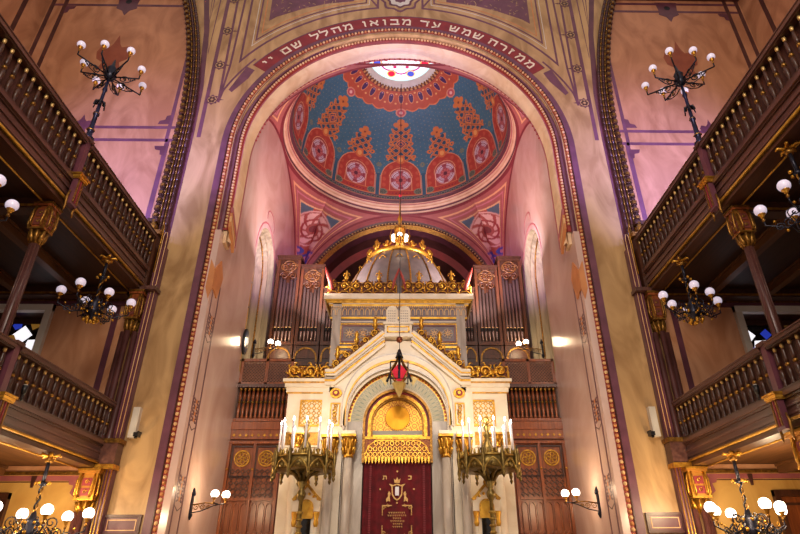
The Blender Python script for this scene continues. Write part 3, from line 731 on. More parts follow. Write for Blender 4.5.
# gallery decks with fascia, gilt mouldings, ceiling beams
for tn, z0 in (('upper', 7.42), ('lower', 3.50)):
    for s in (-1, 1):
        t = thing('gallery_deck', 'brown panelled fascia and boarded ceiling of the %s gallery on the %s side' % (tn, SN[s]), 'gallery', (s*W, 0, z0), 'gallery decks')
        zt = {'upper': 7.97, 'lower': 4.01}[tn]-z0
        g = G(); Y0, Y1 = 3.2, 12.0
        g.box(-s*.02, s*.2, Y0, Y1, .13, zt-.07, woodm)
        g.box(-s*.08, s*.2, Y0, Y1, zt-.07, zt, woodm); g.box(-s*.05, s*.2, Y0, Y1, zt-.11, zt-.07, wood)
        g.box(-s*.045, s*.1, Y0, Y1, zt*.55, zt*.55+.03, woodm); g.box(-s*.035, s*.1, Y0, Y1, .17, .2, woodm)
        g.build('fascia', t)
        g = G(); g.tube([(-s*.04, Y0, .10), (-s*.04, Y1, .10)], .022, gline, 6); g.tube([(s*.30, Y0, -.01), (s*.30, Y1, -.01)], .016, gline, 6)
        g.box(-s*.03, s*.05, Y0, Y1, .085, .13, goldd)
        g.build('gilt_moulding', t)
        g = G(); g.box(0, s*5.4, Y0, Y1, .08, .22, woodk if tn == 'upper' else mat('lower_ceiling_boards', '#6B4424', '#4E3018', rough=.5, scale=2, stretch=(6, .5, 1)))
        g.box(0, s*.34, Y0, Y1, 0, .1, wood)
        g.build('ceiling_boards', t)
        for x in ((1.35, 2.7, 4.0) if tn == 'upper' else (1.9, 3.8)):
            g = G(); g.box(s*x, s*(x+.17), Y0, Y1, -.10, .09, woodbeam); g.box(s*(x-.04), s*(x+.21), Y0, Y1, .03, .085, woodbeam); g.build('beam', t)
        for y in (4.5, 8.4, 11.9) if tn == 'upper' else (8.4,):
            g = G(); g.box(s*.3, s*5.4, y-.12, y+.12, -.13, .085, wood); g.box(s*.3, s*5.4, y-.14, y-.12, -.10, -.06, gold); g.build('cross_beam', t)
# gallery columns
def volute_capital(g, z0, z1, hw, m1, m2, m3):
    """boxy capital: moulded abacus, red panels, hanging volutes, leaf collar"""
    h = z1-z0
    g.box(-hw, hw, -hw, hw, z1-.05*h, z1, m1); g.box(-hw*.92, hw*.92, -hw*.92, hw*.92, z1-.10*h, z1-.05*h, m3)
    g.box(-hw*.72, hw*.72, -hw*.72, hw*.72, z0+.34*h, z1-.1*h, m3)
    for sx in (-1, 1):
        for sy in (-1, 1):
            g.box(sx*hw*.62, sx*hw*.82, sy*hw*.62, sy*hw*.82, z0+.34*h, z1-.1*h, m1)
    for a in range(4):
        ca, sa = round(cos(a*pi/2)), round(sin(a*pi/2))
        f = lambda u, v, d, ca=ca, sa=sa: (ca*(hw*.74+d)-sa*u, sa*(hw*.74+d)+ca*u, v)
        for zz in (.40, .62):
            g.ext([(-hw*.42, z0+zz*h), (hw*.42, z0+zz*h), (hw*.42, z0+(zz+.17)*h), (-hw*.42, z0+(zz+.17)*h)], f, 0, .015, m2)
            g.tube(spiral((0, z0+(zz+.085)*h), hw*.2, 0, 1.2, 10, f, .02), .010, m1, 4)
        for q in (-1, 1):
            g.tube([f(q*hw*.55, z0+.9*h, .0), f(q*hw*.6, z0+.75*h, .05), f(q*hw*.55, z0+.45*h, .06), f(q*hw*.5, z0+.36*h, .03)], .02, m1, 5)
    g.box(-hw*.85, hw*.85, -hw*.85, hw*.85, z0+.30*h, z0+.34*h, m1)
    for k in range(8):
        t = k*pi/4+pi/8
        g.tube([(hw*.45*cos(t), hw*.45*sin(t), z0), (hw*.62*cos(t), hw*.62*sin(t), z0+.12*h), (hw*.85*cos(t), hw*.85*sin(t), z0+.28*h)], [.03, .045, .02], m1, 5)
    g.lathe([(hw*.42, z0-.02), (hw*.5, z0+.02), (hw*.42, z0+.06), (hw*.55, z0+.3*h)], (0, 0, 0), m1, 12)
for s in (-1, 1):
    # upper storey column: stands on lower gallery edge, carries the upper gallery
    t = thing('gallery_column', 'slender dark fluted column with carved box capital under the upper %s gallery' % SN[s], 'column', (s*(W+.26), 8.4, 4.0))
    g = G(); g.box(-.13, .13, -.13, .13, 0, .82, woodm); g.box(-.15, .15, -.15, .15, .76, .84, woodm); g.box(-.15, .15, -.15, .15, 0, .06, woodm); g.build('pedestal', t)
    g = G(); g.lathe([(.11, .84), (.11, .88), (.085, .93), (.078, 1.2), (.07, 2.62)], (0, 0, 0), plumd, 16)
    for k in range(8): g.tube([(.078*cos(k*pi/4), .078*sin(k*pi/4), .95), (.07*cos(k*pi/4), .07*sin(k*pi/4), 2.6)], .012, woodm, 4)
    g.build('shaft', t)
    g = G(); volute_capital(g, 2.62, 3.40, .165, goldd, mat('muted_red_panel', '#7A3A2E', '#5E2A22', rough=.5), woodr); g.build('capital', t)
    # lower storey column: gilt capital
    t = thing('gallery_column', 'column with gilded red-panelled capital under the lower %s gallery' % SN[s], 'column', (s*(W+.28), 8.4, 0))
    g = G(); g.lathe([(.2, 0), (.2, .12), (.15, .2), (.13, .3), (.11, 2.75)], (0, 0, 0), plumd, 20); g.build('shaft', t)
    g = G(); volute_capital(g, 2.72, 3.47, .27, gold, redband, mat('ochre_gilt_panel', '#C98F3A', '#A87028', rough=.4, metal=.4)); g.build('capital', t)
    # fascia strips with gilt cap in front of both galleries
    for tn, za, zb_, zc in (('upper', 7.46, 8.06, 8.93), ('lower', 3.52, 4.02, 4.84)):
        t = thing('newel_post', '%s newel post with gilt capped bracket on the front of the %s %s gallery' % ('violet-brown', tn, SN[s]), 'post', (s*W, 8.4, za))
        h1 = zb_-za
        g = G(); g.box(-s*.16, -s*.06, -.10, .10, -.05, h1-.08, plum)
        for yy in (-.06, 0, .06): g.box(-s*.175, -s*.15, yy-.012, yy+.012, 0, h1-.1, goldd if yy else redband)
        g.build('bracket_panel', t)
        g = G(); g.box(-s*.2, s*.0, -.14, .14, h1-.09, h1-.05, goldb); g.box(-s*.22, s*.0, -.16, .16, h1-.05, h1-.01, gold); g.box(-s*.19, 0, -.13, .13, h1-.12, h1-.09, gold)
        g.build('gilt_cap', t)
        for q in (-1, 1):
            g = G(); g.tube([(-s*.1, q*.12, h1*.35), (-s*.1, q*.15, h1*.1), (-s*.1, q*.12, -.12), (-s*.1, q*.14, -.22)], [.014, .022, .022, .01], goldd, 6); g.build('scroll_bracket', t)
        g = G(); g.box(-.06, .06, -.065, .065, h1, zc-za, plum); g.box(-.1, .1, -.10, .10, zc-za-.06, zc-za, woodm); g.build('post', t)
    # clustered columns against the arch wall
    t = thing('clustered_column', 'cluster of dark colonnettes with two carved capitals where the %s galleries meet the arch wall' % SN[s], 'column', (s*(W+.06), 11.86, 0))
    for za, zb_ in ((0, 2.72), (4.0, 6.4)):
        for dx, dy in ((-.13, -.02), (0, -.10), (.13, -.02)):
            g = G(); g.lathe([(.09, za), (.09, za+.1), (.065, za+.16), (.06, zb_)], (s*dx, dy, 0), plumd, 12); g.build('colonnette', t)
    g = G()
    g.box(-s*.38, -s*.2, -.02, .12, 0, 8.6, plum)
    for dx in (-.36, -.29, -.23): g.tube([(s*dx, -.045, .1), (s*dx, -.045, 3.55)], .012, goldb, 4)
    for dx in (-.35, -.27): g.tube([(s*dx, -.04, 4.1), (s*dx, -.04, 7.4)], .010, cream, 4)
    g.tube([(-s*.35, -.04, 7.6), (-s*.35, -.04, 8.9), (-s*.33, -.04, 9.0), (-s*.28, -.04, 9.0), (-s*.26, -.04, 8.9), (-s*.26, -.04, 7.6), (-s*.29, -.04, 7.5), (-s*.33, -.04, 7.5)], .010, cream, 4, closed=True)
    g.tube([(-s*.22, -.04, 7.9), (-s*.22, -.04, 9.1), (-s*.20, -.04, 9.3)], .014, gold, 4)
    g.build('piping_strip', t)
    for za, zb_, m1, m3 in ((2.66, 3.48, gold, MATS['ochre_gilt_panel']), (6.38, 7.4, goldd, woodr)):
        g = G(); volute_capital(g, za, zb_, .22 if za < 4 else .17, m1, redband if za < 4 else MATS['muted_red_panel'], m3); g.build('capital', t)
        g = G(); g.box(-s*.42, s*.2, -.17, .12, zb_, zb_+.09, woodm if za > 4 else gold); g.build('abacus', t)
    g = G(); g.box(-s*.40, s*.18, -.14, .12, 3.55, 4.05, woodm); g.box(-s*.44, s*.2, -.18, .12, 3.98, 4.06, goldd); g.box(-s*.16, s*.16, -.12, .12, 7.5, 8.95, woodv); g.box(-s*.2, s*.2, -.16, .12, 8.9, 9.02, goldd)
    for dz in (9.1, 9.28): g.box(-s*.04, s*.2, -.12, .1, dz, dz+.1, woodv); 
    g.lathe([(.03, 9.0), (.1, 9.08), (.12, 9.16), (.06, 9.25), (.09, 9.32), (.02, 9.4)], (s*.05, -.05, 0), goldd, 8)
    g.build('block', t)

# ================================================================= LIGHT FITTINGS
def globe(parent, p, r, m, cupm=gold):
    g = G(); g.sph((0, 0, 0), r, m, 16); o = g.build('globe', parent); o.location = p
    c = G(); c.lathe([(.01, -r*1.55), (r*.35, -r*1.35), (r*.3, -r*1.15), (r*.62, -r*.88), (r*.66, -r*.7)], (0, 0, 0), cupm, 10)
    c.lathe([(.008, -r*2.3), (r*.3, -r*2.0), (r*.22, -r*1.75), (.012, -r*1.55)], (0, 0, 0), goldd, 8)
    c.build('cup', o); return o
def scrollarm(g, a, r0, r1, z0, z1, m=ironm, gm=gold):
    f = lambda u, v, d=0: (u*cos(a), u*sin(a), v)
    g.tube([f(r0, z0), f((r0+r1)*.5, z0-.10), f(r1*.85, z0-.02), f(r1, z0+.02), f(r1, z1)], .013, m, 5)
    g.tube(spiral(((r0+r1)*.42, z0-.02), .09, 0, 1.6, 16, f), .010, m, 4)
    g.tube(spiral(((r0+r1)*.62, z0-.06), .07, pi, -1.5, 14, f), .010, m, 4)
    g.tube(spiral((r1*.35, z0+.14), .10, -1.2, 1.4, 14, f), .010, m, 4)
    for k, (u, v) in enumerate(((r1*.45, z0+.05), (r1*.6, z0-.14), (r1*.3, z0-.1), (r1*.8, z0+.05))):
        g.sph(f(u, v), .025, gm, 6)
def chandelier(label, loc, top, n, rad, m, gr, seed=0):
    t = thing('chandelier', label, 'chandelier', loc, 'hanging chandeliers below the galleries')
    H = top-loc[2]
    g = G()
    for k in range(5):
        a = k*2*pi/5+.3
        g.tube([(0, 0, H), (.05*cos(a), .05*sin(a), H-.06), (.14*cos(a), .14*sin(a), H-.03), (.17*cos(a), .17*sin(a), H-.07)], [.02, .03, .03, .012], gold, 5)
    g.lathe([(.06, H-.16), (.07, H-.12), (.04, H-.08), (.05, H)], (0, 0, 0), goldd, 8)
    g.build('ceiling_rose', t)
    g = G(); g.tube([(0, 0, H-.1), (0, 0, H*.58)], .03, ironm, 6)
    g.lathe([(.02, H*.56), (.07, H*.58), (.03, H*.63)], (0, 0, 0), ironm, 8)
    for k in range(4): a = k*pi/2; g.sph((.11*cos(a), .11*sin(a), H*.6), .035, gold, 6); g.tube([(0, 0, H*.6), (.11*cos(a), .11*sin(a), H*.6)], .012, ironm, 4)
    for q in (0, pi):
        g.tube([(.022*cos(q+z*26), .022*sin(q+z*26), z) for z in np.linspace(.22, H*.58, 40)], .016, goldd if q else ironm, 5)
    g.build('stem', t)
    g = G()
    g.lathe([(.01, -.22), (.05, -.2), (.03, -.15), (.12, -.10), (.16, -.02), (.10, .05), (.14, .12), (.06, .2), (.03, .3)], (0, 0, 0), ironm, 12)
    for k in range(n):
        a = k*2*pi/n+seed
        g.sph((.17*cos(a+.3), .17*sin(a+.3), -.02), .04, gold, 6); g.sph((.13*cos(a), .13*sin(a), .13), .03, gold, 6)
        g.lathe([(.005, -.26), (.04, -.22), (.03, -.17)], (.12*cos(a), .12*sin(a), 0), gold, 6)
        scrollarm(g, a, .1, rad*(.62 if k % 3 == 2 else 1), 0, .10)
        g.tube([(.1*cos(a+.4), .1*sin(a+.4), -.05), (.3*cos(a+.4), .3*sin(a+.4), -.12), (.34*cos(a+.4), .34*sin(a+.4), 0), (.24*cos(a+.4), .24*sin(a+.4), .08)], .012, ironm, 4)
    g.sph((0, 0, -.24), .045, goldb, 8)
    g.build('scrolled_frame', t)
    for k in range(n):
        a = k*2*pi/n+seed; rr = rad*(.62 if k % 3 == 2 else 1)
        globe(t, (rr*cos(a), rr*sin(a), .10+gr*2.1), gr, m)
    return t
for s in (-1, 1):
    d = SN[s]
    chandelier('unlit globe chandelier hanging under the upper %s gallery next to the arch wall' % d, (s*(W+.02), 10.2, 6.2), 7.40, 6, .62, globe_off, .09, .5 if s < 0 else .2)
    chandelier('unlit globe chandelier cut by the photo\'s %s edge under the upper gallery' % d, (s*(W+.14), 6.66 if s > 0 else 6.5, 6.12), 7.40, 6, .62, globe_off, .09, 2.9 if s < 0 else 2.6)
    chandelier('lit iron chandelier with glowing globes hanging below the lower %s gallery' % d, (s*(W+.02), 10.2, 2.27), 3.50, 6, .80, globe_on, .092, .35)
    for a in (0, 2.1, 4.2): light('POINT', (s*(W+.02)+.74*cos(a), 10.2+.74*sin(a), 2.75), None, 62, WARM, .12)
    # star candelabrum standing on the upper gallery column
    t = thing('candelabrum', 'tall iron candelabrum with eight opal globes standing on the upper %s balustrade' % d, 'candelabrum', (s*W, 8.4, 8.93), 'standing gallery candelabra')
    g = G(); g.lathe([(.10, 0), (.11, .05), (.06, .1), (.05, .2), (.075, .24), (.045, .3), (.04, .6), (.06, .64), (.06, .68), (.035, .72), (.03, 1.25), (.05, 1.3), (.03, 1.4), (.025, 1.65)], (0, 0, 0), mat('deep_blue_iron', '#23264F', '#1A1C38', rough=.3, metal=.5), 10)
    g.lathe([(.05, .22), (.08, .24), (.05, .26)], (0, 0, 0), gold, 10); g.lathe([(.04, .64), (.065, .66), (.04, .68)], (0, 0, 0), gold, 10)
    for k in range(6): a = k*pi/3; g.sph((.075*cos(a), .075*sin(a), .95), .035, ironm, 6); g.tube([(.04*cos(a), .04*sin(a), 1.0), (.1*cos(a), .1*sin(a), .92), (.11*cos(a), .11*sin(a), .84)], .016, ironm, 4)
    g.build('post', t)
    g = G(); g.lathe([(.03, 1.3), (.09, 1.36), (.13, 1.45), (.08, 1.55), (.1, 1.62), (.04, 1.72), (.01, 1.9)], (0, 0, 0), ironm, 12)
    for k in range(8):
        a = k*pi/4+.15
        f = lambda u, v, dd=0: (u*cos(a), u*sin(a), v)
        R_ = .66 if k % 2 else .56
        g.tube([f(.05, 1.42), f(R_, 1.45)], .016, ironm, 5); g.tube([f(R_, 1.45), f(R_, 1.53)], .014, ironm, 5)
        g.tube(spiral((.28, 1.38), .10, 0, 1.4, 14, f), .012, ironm, 4); g.tube(spiral((.44, 1.39), .055, 0, 1.3, 12, f), .010, ironm, 4)
        g.tube([f(.08, 1.3), f(.2, 1.26), f(.38, 1.32), f(.5, 1.42)], .012, ironm, 4)
        g.sph(f(.3, 1.38), .022, goldd, 6)
    so = g.build('star_arms', t); so.location = (0, 0, .27)
    for k in range(8):
        a = k*pi/4+.15; R_ = .66 if k % 2 else .56
        globe(t, (R_*cos(a), R_*sin(a), 1.53+.46), .08, globe_off)
# wall sconces
def sconce(label, loc, s, L, grp):
    t = thing('wall_sconce', label, 'sconce', loc, grp)
    g = G(); g.box(-s*.0, -s*.03, -.05, .05, -.18, .20, ironm); g.lathe([(.05, .2), (.06, .24), (.01, .36)], (-s*.02, 0, 0), ironm, 8); g.lathe([(.01, -.28), (.05, -.2), (.05, -.16)], (-s*.02, 0, 0), ironm, 8)
    g.build('backplate', t)
    g = G(); f = lambda u, v, d=0: (-s*u, d, v)
    g.tube([f(.03, .02), f(L*.5, .06), f(L, .03)], .014, goldd, 5); g.tube([f(.03, -.14), f(L*.4, -.10), f(L*.8, -.0), f(L, .03)], .012, ironm, 5)
    for u, r in ((L*.2, .07), (L*.42, .06), (L*.62, .045)):
        g.tube(spiral((u, -.03), r, 0, 1.5, 14, f), .010, goldd, 4)
    for q in (-1, 1): g.tube([(-s*L, 0, .03), (-s*(L+q*.10), q*.08, .05), (-s*(L+q*.10), q*.08, .08)], .012, ironm, 5)
    g.build('bracket_arm', t)
    for q in (-1, 1): globe(t, (-s*(L+q*.10), q*.08, .23), .085, globe_on)
    light('POINT', (loc[0]-s*(L), loc[1], loc[2]+.27), None, 60 if loc[2] < 4 else 42, WARM, .12)
for s in (-1, 1):
    sconce('lit twin-globe bracket low on the %s chancel wall beside the carved screen' % SN[s], (s*4.4, 13.15, 2.95), s, .60, 'lower wall sconces')
    sconce('lit twin-globe bracket at foot of the %s niche before the organ' % SN[s], (s*4.46, 16.5, 7.72), s, .62, 'upper wall sconces')
# round dark disc on the left wall
t = thing('wall_disc', 'round dark bluish disc fixed edge-on to the left chancel wall above the lattice', 'disc', (-4.4, 15.25, 7.5))
g = G(); V = []
for i in range(32): V.append((.22*cos(2*pi*i/32), .38*sin(2*pi*i/32)))
g.ext(V, lambda u, v, h: (h, u, v), 0, .06, black); g.build('rim', t)
g = G(); g.ext([(u*.86, v*.86) for u, v in V], lambda u, v, h: (h, u, v), .06, .075, mat('bluish_glass', '#5C6C86', '#48566E', rough=.15)); g.build('face', t)
# speaker column, small camera and framed panel on each pilaster
for s in (-1, 1):
    g = G(); g.box(-.07, .07, -.12, 0, -.3, .32, whitep); g.box(-.055, .055, -.13, -.12, -.27, .29, whitep)
    o = g.build('wall_speaker'); o.location = (s*5.42, 12.0, 4.42); o['label'] = 'narrow white column loudspeaker on the %s ochre pilaster' % SN[s]; o['category'] = 'loudspeaker'
    t = thing('security_camera', 'small black camera below the white speaker on the %s pilaster' % SN[s], 'camera', (s*5.28, 12.0, 4.22))
    g = G(); g.box(-.02, .02, -.14, 0, -.02, .02, black); g.build('mount', t)
    g = G(); g.box(-.045, .045, -.24, -.08, -.10, -.02, black); g.lathe([(.03, -.04), (.03, .0)], (0, -.2, -.1), darkgl, 8); g.build('body', t)
    t = thing('framed_panel', 'small brown moulded panel frame across the foot of the %s pilaster' % SN[s], 'panel', (s*5.25, 12.0, 2.48))
    g = G(); g.box(-.36, .36, -.04, 0, -.17, .19, plum); g.build('panel', t)
    g = G(); fr_ = lambda u, v, h: (u, -h, v); g.strip([(-.34, -.15), (.34, -.15), (.34, .17), (-.34, .17)], .05, fr_, .035, .07, plumd, closed=True); g.strip([(-.27, -.08), (.27, -.08), (.27, .10), (-.27, .10)], .015, fr_, .04, .05, cream, closed=True); g.build('frame', t)
    # little spotlight clipped to lower rail
    t = thing('spotlight', 'tiny dark spotlight clipped behind the lower %s balustrade beside the newel post' % SN[s], 'spotlight', (s*(W-.09), 8.82, 4.03))
    g = G(); g.tube([(0, 0, 0), (0, 0, .12)], .012, black, 5); g.build('stand', t)
    g = G(); g.lathe([(.03, -.07), (.05, .07)], (0, 0, .17), black, 10); g.sph((0, 0, .24), .04, bluegl if False else whitep, 8, .5); g.build('head', t)

# ================================================================= ORGAN
carv = mat('carved_organ_fret', '#7E5028', '#5A3618', rough=.45, metal=.2)
orgw = mat('dark_organ_oak', '#5C3018', '#42200F', rough=.4, scale=2.5, stretch=(7, 7, .6))
for s in (-1, 1):
    t = thing('pipe_organ', 'carved brown %s-hand organ case with three towers of metal pipes behind the golden canopy' % SN[s], 'organ', (0, 17.3, 5.2))
    xs = [(4.22, 3.42, 6.18), (3.38, 2.58, 5.82), (2.54, 2.06, 4.95)]
    for ci, (xa, xb, zt) in enumerate(xs):
        g = G()
        g.box(s*xa, s*(xa-.09), -.08, .0, 2.2, zt, orgw); g.box(s*xb, s*(xb+.09), -.08, .0, 2.2, zt, orgw)
        g.box(s*xa, s*xb, .25, 1.4, 0, zt-.05, orgw); g.box(s*xa, s*xb, -.12, 1.4, zt-.1, zt, wood); g.box(s*(xa+.03), s*(xb-.03), -.15, 1.4, zt, zt+.06, wood)
        # carved fretwork over the pipes
        f = lambda u, v, h: (u, -.02-h, v)
        xm = s*(xa+xb)/2; hw = (xa-xb)/2-.08; zf = zt-1.0
        for q in (-1, 1):
            g.tube(spiral((xm+q*hw*.45, zt-.35), .17, 0, 1.8, 20, f), .022, carv, 5)
            g.tube(spiral((xm+q*hw*.45, zt-.68), .15, pi, -1.6, 20, f), .026, orgw, 5)
        g.tube(spiral((xm, zt-.32), .22, 0, 1.0, 24, f, 0, 0), .024, carv, 5); g.tube(spiral((xm, zt-.32), .11, 0, 1.0, 16, f, 0, 0), .03, orgw, 5)
        g.box(s*xa, s*xb, .0, .05, zt-.66, zt-.1, wood)
        g.build('case', t)
        n = 5 if ci < 2 else 3; w_ = (xa-xb-.2)/n
        for k in range(n):
            x = s*(xb+.10+w_*(k+.5)); top = zt-.72-.13*abs(k-(n-1)/2)
            top = zt-.95+.13*abs(k-(n-1)/2)
            g = G(); g.lathe([(.022, 3.02), (w_*.40, 3.36), (w_*.42, 3.42), (w_*.42, top)], (x, .05, 0), pipe, 12)
            g.box(x-w_*.25, x+w_*.25, -.05, .0, 3.46, 3.56, darkgl); g.box(x-w_*.3, x+w_*.3, -.045, -.0, 3.56, 3.59, cream)
            g.build('pipe', t)
        g = G(); g.box(s*xa, s*xb, -.12, .25, 2.94, 3.06, orgw); g.box(s*xa, s*xb, -.06, .25, 0, 2.94, wood)
        m_ = [(xm+(hw+.02)*cos(a), 2.5+.34*sin(a)) for a in np.linspace(0, pi, 16)]
        f2 = lambda u, v, h: (u, -.06-h, v)
        g.strip([(xm+hw+.02, 2.38)]+m_+[(xm-hw-.02, 2.38)], .05, f2, 0, .05, goldd)
        g.ext(m_, f2, 0, .02, orgw); g.box(s*xa, s*xb, -.10, .25, 2.26, 2.38, orgw)
        g.build('arched_base', t)
# carved screens flanking the ark
for s in (-1, 1):
    t = thing('carved_screen', 'reddish carved oak choir screen with lattice and gold rosettes to the %s of the ark' % SN[s], 'screen', (0, 15.3, 0))
    xa, xb = 4.4, 2.92
    f = lambda u, v, h: (s*u, -h, v)
    g = G(); g.box(s*xa, s*xb, .02, .10, 0, 5.3, woodr); g.box(s*xa, s*xb, .3, .36, 5.2, 6.97, woodk)
    g.box(s*xa, s*xb, -.04, 1.8, 5.08, 5.2, wood)
    g.build('backing', t)
    g = G(); g.box(s*xa, s*xb, -.03, .05, 6.92, 7.0, woodr); g.box(s*xa, s*xb, -.03, .05, 6.26, 6.32, woodr)
    for x in (xa-.04, 3.66, 2.97): g.box(s*(x-.04), s*(x+.04), -.03, .05, 6.26, 7.0, woodr)
    for i in range(-8, 30):
        for d in (-1, 1):
            x0 = xb+i*.085; x1 = x0+.6; z0, z1 = (6.3, 6.92) if d > 0 else (6.92, 6.3)
            if x0 < xb: z0 = z0+(z1-z0)*(xb-x0)/.6; x0 = xb
            if x1 > xa: z1 = z1-(z1-z0)*(x1-xa)/(x1-x0); x1 = xa
            if x1-x0 > .02: g.strip([(x0, z0), (x1, z1)], .024, f, -.02+.01*(d > 0), .0+.01*(d > 0), mat('light_lattice_oak', '#8A5A40', '#6E4230', rough=.4) if 'light_lattice_oak' not in MATS else MATS['light_lattice_oak'])
    g.build('lattice', t)
    g = G(); g.box(s*xa, s*xb, -.07, .08, 6.17, 6.26, woodm); g.build('handrail', t)
    g = G(); g.box(s*xa, s*xb, -.06, .08, 5.24, 5.32, woodr); g.build('bottom_rail', t)
    n = 12
    for i in range(n):
        x = xa-.1-i*(xa-xb-.2)/(n-1)
        if i == 0:
            g = G(); h = .85
            g.lathe([(.03, 0), (.05, .04), (.03, .1), (.045, .25), (.03, .42)], (0, 0, 0), woodr, 8); g.lathe([(.03, .42), (.05, .45), (.03, .48)], (0, 0, 0), goldd, 8)
            g.lathe([(.03, .48), (.045, .62), (.025, .76)], (0, 0, 0), woodr, 8); g.lathe([(.025, .76), (.05, .82), (.03, .85)], (0, 0, 0), goldd, 8)
            b0 = g.build('baluster', t); b = b0
        else: b = b0.copy(); COL.objects.link(b); b.parent = t
        b.location = (s*x, 0, 5.32)
    g = G(); g.box(s*xa, s*xb, -.10, .02, 5.02, 5.22, woodr); g.box(s*xa, s*xb, -.06, .02, 4.78, 5.02, woodr); g.box(s*xa, s*xb, -.09, .02, 4.66, 4.72, woodr)
    for i in range(9):
        x = xa-.1-i*.16; g.ext([(x, 4.84), (x+.04, 4.88), (x, 4.92), (x-.04, 4.88)], f, .06, .08, gold)
    g.build('cornice', t)
    for k in range(3):
        x = 4.02-k*.62
        if x < 3.0: continue
        g = G(); g.strip([(x-.27, 3.85), (x+.27, 3.85), (x+.27, 4.6), (x-.27, 4.6)], .04, f, -.02, .02, wood, closed=True)
        g.build('rosette_panel', t)
        r = G(); r.strip([(x+.19*cos(a), 4.3+.19*sin(a)) for a in np.linspace(0, 2*pi, 24, endpoint=False)], .03, f, -.01, .035, gold, closed=True)
        for j in range(6):
            a = j*pi/3+.3; r.strip([(x+.09*cos(a)+.055*cos(b_), 4.3+.09*sin(a)+.055*sin(b_)) for b_ in np.linspace(0, 2*pi, 10, endpoint=False)], .02, f, -.01, .03, gold, closed=True)
        r.build('rosette', t)
        g = G()
        for j in range(5):
            for i_ in range(4):
                cx_, cz_ = x-.2+i_*.135, 3.42+j*.14
                if cz_ > 3.98: continue
                g.strip([(cx_+.055*cos(a), cz_+.055*sin(a)) for a in (0, pi/2, pi, 3*pi/2)], .018, f, -.01, .02, woodv, closed=True)
                g.ext([(cx_+.02*cos(a), cz_+.02*sin(a)) for a in np.linspace(0, 2*pi, 6, endpoint=False)], f, -.01, .02, woodr)
        g.box(s*(x-.29), s*(x+.29), -.05, .02, 3.28, 3.34, woodr)
        g.build('fret_panel', t)
        g = G()
        for j in range(3):
            cx_ = x-.19+j*.19
            P = [(cx_-.075, 2.6), (cx_-.075, 3.1)]+[(cx_+.075*cos(a), 3.1+.13*sin(a)) for a in np.linspace(pi, 0, 8)]+[(cx_+.075, 2.6)]
            g.strip(P, .022, f, -.02, .03, woodr)
        for j in range(-3, 8):
            for d in (-1, 1):
                x0 = x-.27+j*.1; x1 = x0+.32; z0, z1 = (2.22, 2.56) if d > 0 else (2.56, 2.22)
                a_ = max(x0, x-.28); b_ = min(x1, x+.28)
                if b_-a_ < .03: continue
                g.strip([(a_, z0+(z1-z0)*(a_-x0)/.32), (b_, z0+(z1-z0)*(b_-x0)/.32)], .035, f, -.02+.005*d, .03+.005*d, woodr)
        g.box(s*(x-.29), s*(x+.29), -.04, .02, 2.14, 2.2, wood)
        g.build('arcade_panel', t)
    for x in (4.36, 3.71, 3.06):
        g = G(); g.box(s*(x-.035), s*(x+.035), -.08, .02, 0, 4.66, woodr); g.lathe([(.02, 0), (.04, .03), (.01, .06)], (s*x, -.08, 4.0), gold, 6); g.build('stile', t)
    g = G(); g.box(s*xa, s*xb, -.04, .02, 0, 2.1, woodr); g.strip([(4.3, .3), (3.02, .3), (3.02, 1.9), (4.3, 1.9)], .06, f, .03, .06, wood, closed=True); g.build('lower_panel', t)

# ================================================================= CANOPY BEHIND THE ARK
crback = mat('red_brown_cresting_ground', '#7A3A1E', '#54240F', rough=.5, metal=.2, scale=12)
def cresting(g, x0, x1, z, hgt, fn, m, seed, corner=False, step=.42):
    nb = max(2, int(round((x1-x0)/step)))*8; B_ = []
    zf = (lambda c: z(c)) if callable(z) else (lambda c: z)
    for i in range(nb):
        a_ = x0+(x1-x0)*i/nb; c_ = x0+(x1-x0)*(i+1)/nb
        ha, hc = [hgt*(.52+.22*abs(sin(pi*k/8))) for k in (i, i+1)]
        g.ext([(a_, zf(a_)), (c_, zf(c_)), (c_, zf(c_)+hc), (a_, zf(a_)+ha)], fn, -.06, -.02, crback)
    _cresting(g, x0, x1, z, hgt, fn, m, seed, corner, step)
def _cresting(g, x0, x1, z, hgt, fn, m, seed, corner=False, step=.42):
    """gilded scroll-leaf cresting standing on a ledge, drawn in (u,v)"""
    rnd = random.Random(seed); n = max(1, int(round((x1-x0)/step))); w_ = (x1-x0)/n
    for i in range(n):
        c = x0+(i+.5)*w_; q = 1 if i % 2 else -1
        r = w_*.42
        zz = z(c) if callable(z) else z
        g.tube(spiral((c, zz+hgt*.42), r*.95, -pi/2, 1.5*q, 22, fn, .03), [r*.20]*12+list(np.linspace(r*.2, r*.1, 11)), m, 6)
        g.sph(fn(c, zz+hgt*.42, .05), r*.30, goldb, 8)
        for k in range(5):
            a = -pi/2+q*(1.1+k*.95)
            g.tube([fn(c+r*.9*cos(a), zz+hgt*.42+r*.9*sin(a), .02), fn(c+r*1.3*cos(a+.25*q), zz+hgt*.42+r*1.3*sin(a+.25*q), .05), fn(c+r*1.35*cos(a+.6*q), zz+hgt*.42+r*1.35*sin(a+.6*q), .0)], [r*.16, r*.13, r*.03], m, 5)
        g.tube([fn(c-w_*.5, zz, .01), fn(c-w_*.2, zz+hgt*.14, .03), fn(c+w_*.2, zz+hgt*.14, .03), fn(c+w_*.5, zz, .01)], r*.12, m, 5)
        g.tube([fn(c+w_*.5, zz+.02, 0), fn(c+w_*.5, zz+hgt*.35, .02), fn(c+w_*.45, zz+hgt*.6, .0)], [r*.2, r*.2, r*.04], m, 5)
t = thing('ark_canopy', 'grey and gilded canopy block with scrolled cresting and crowned dome rising behind the ark gable', 'canopy', (0, 15.5, 0))
HB_ = 2.0
g = G(); g.box(-1.96, 1.96, .12, 4.1, 0, 8.9, greyp)
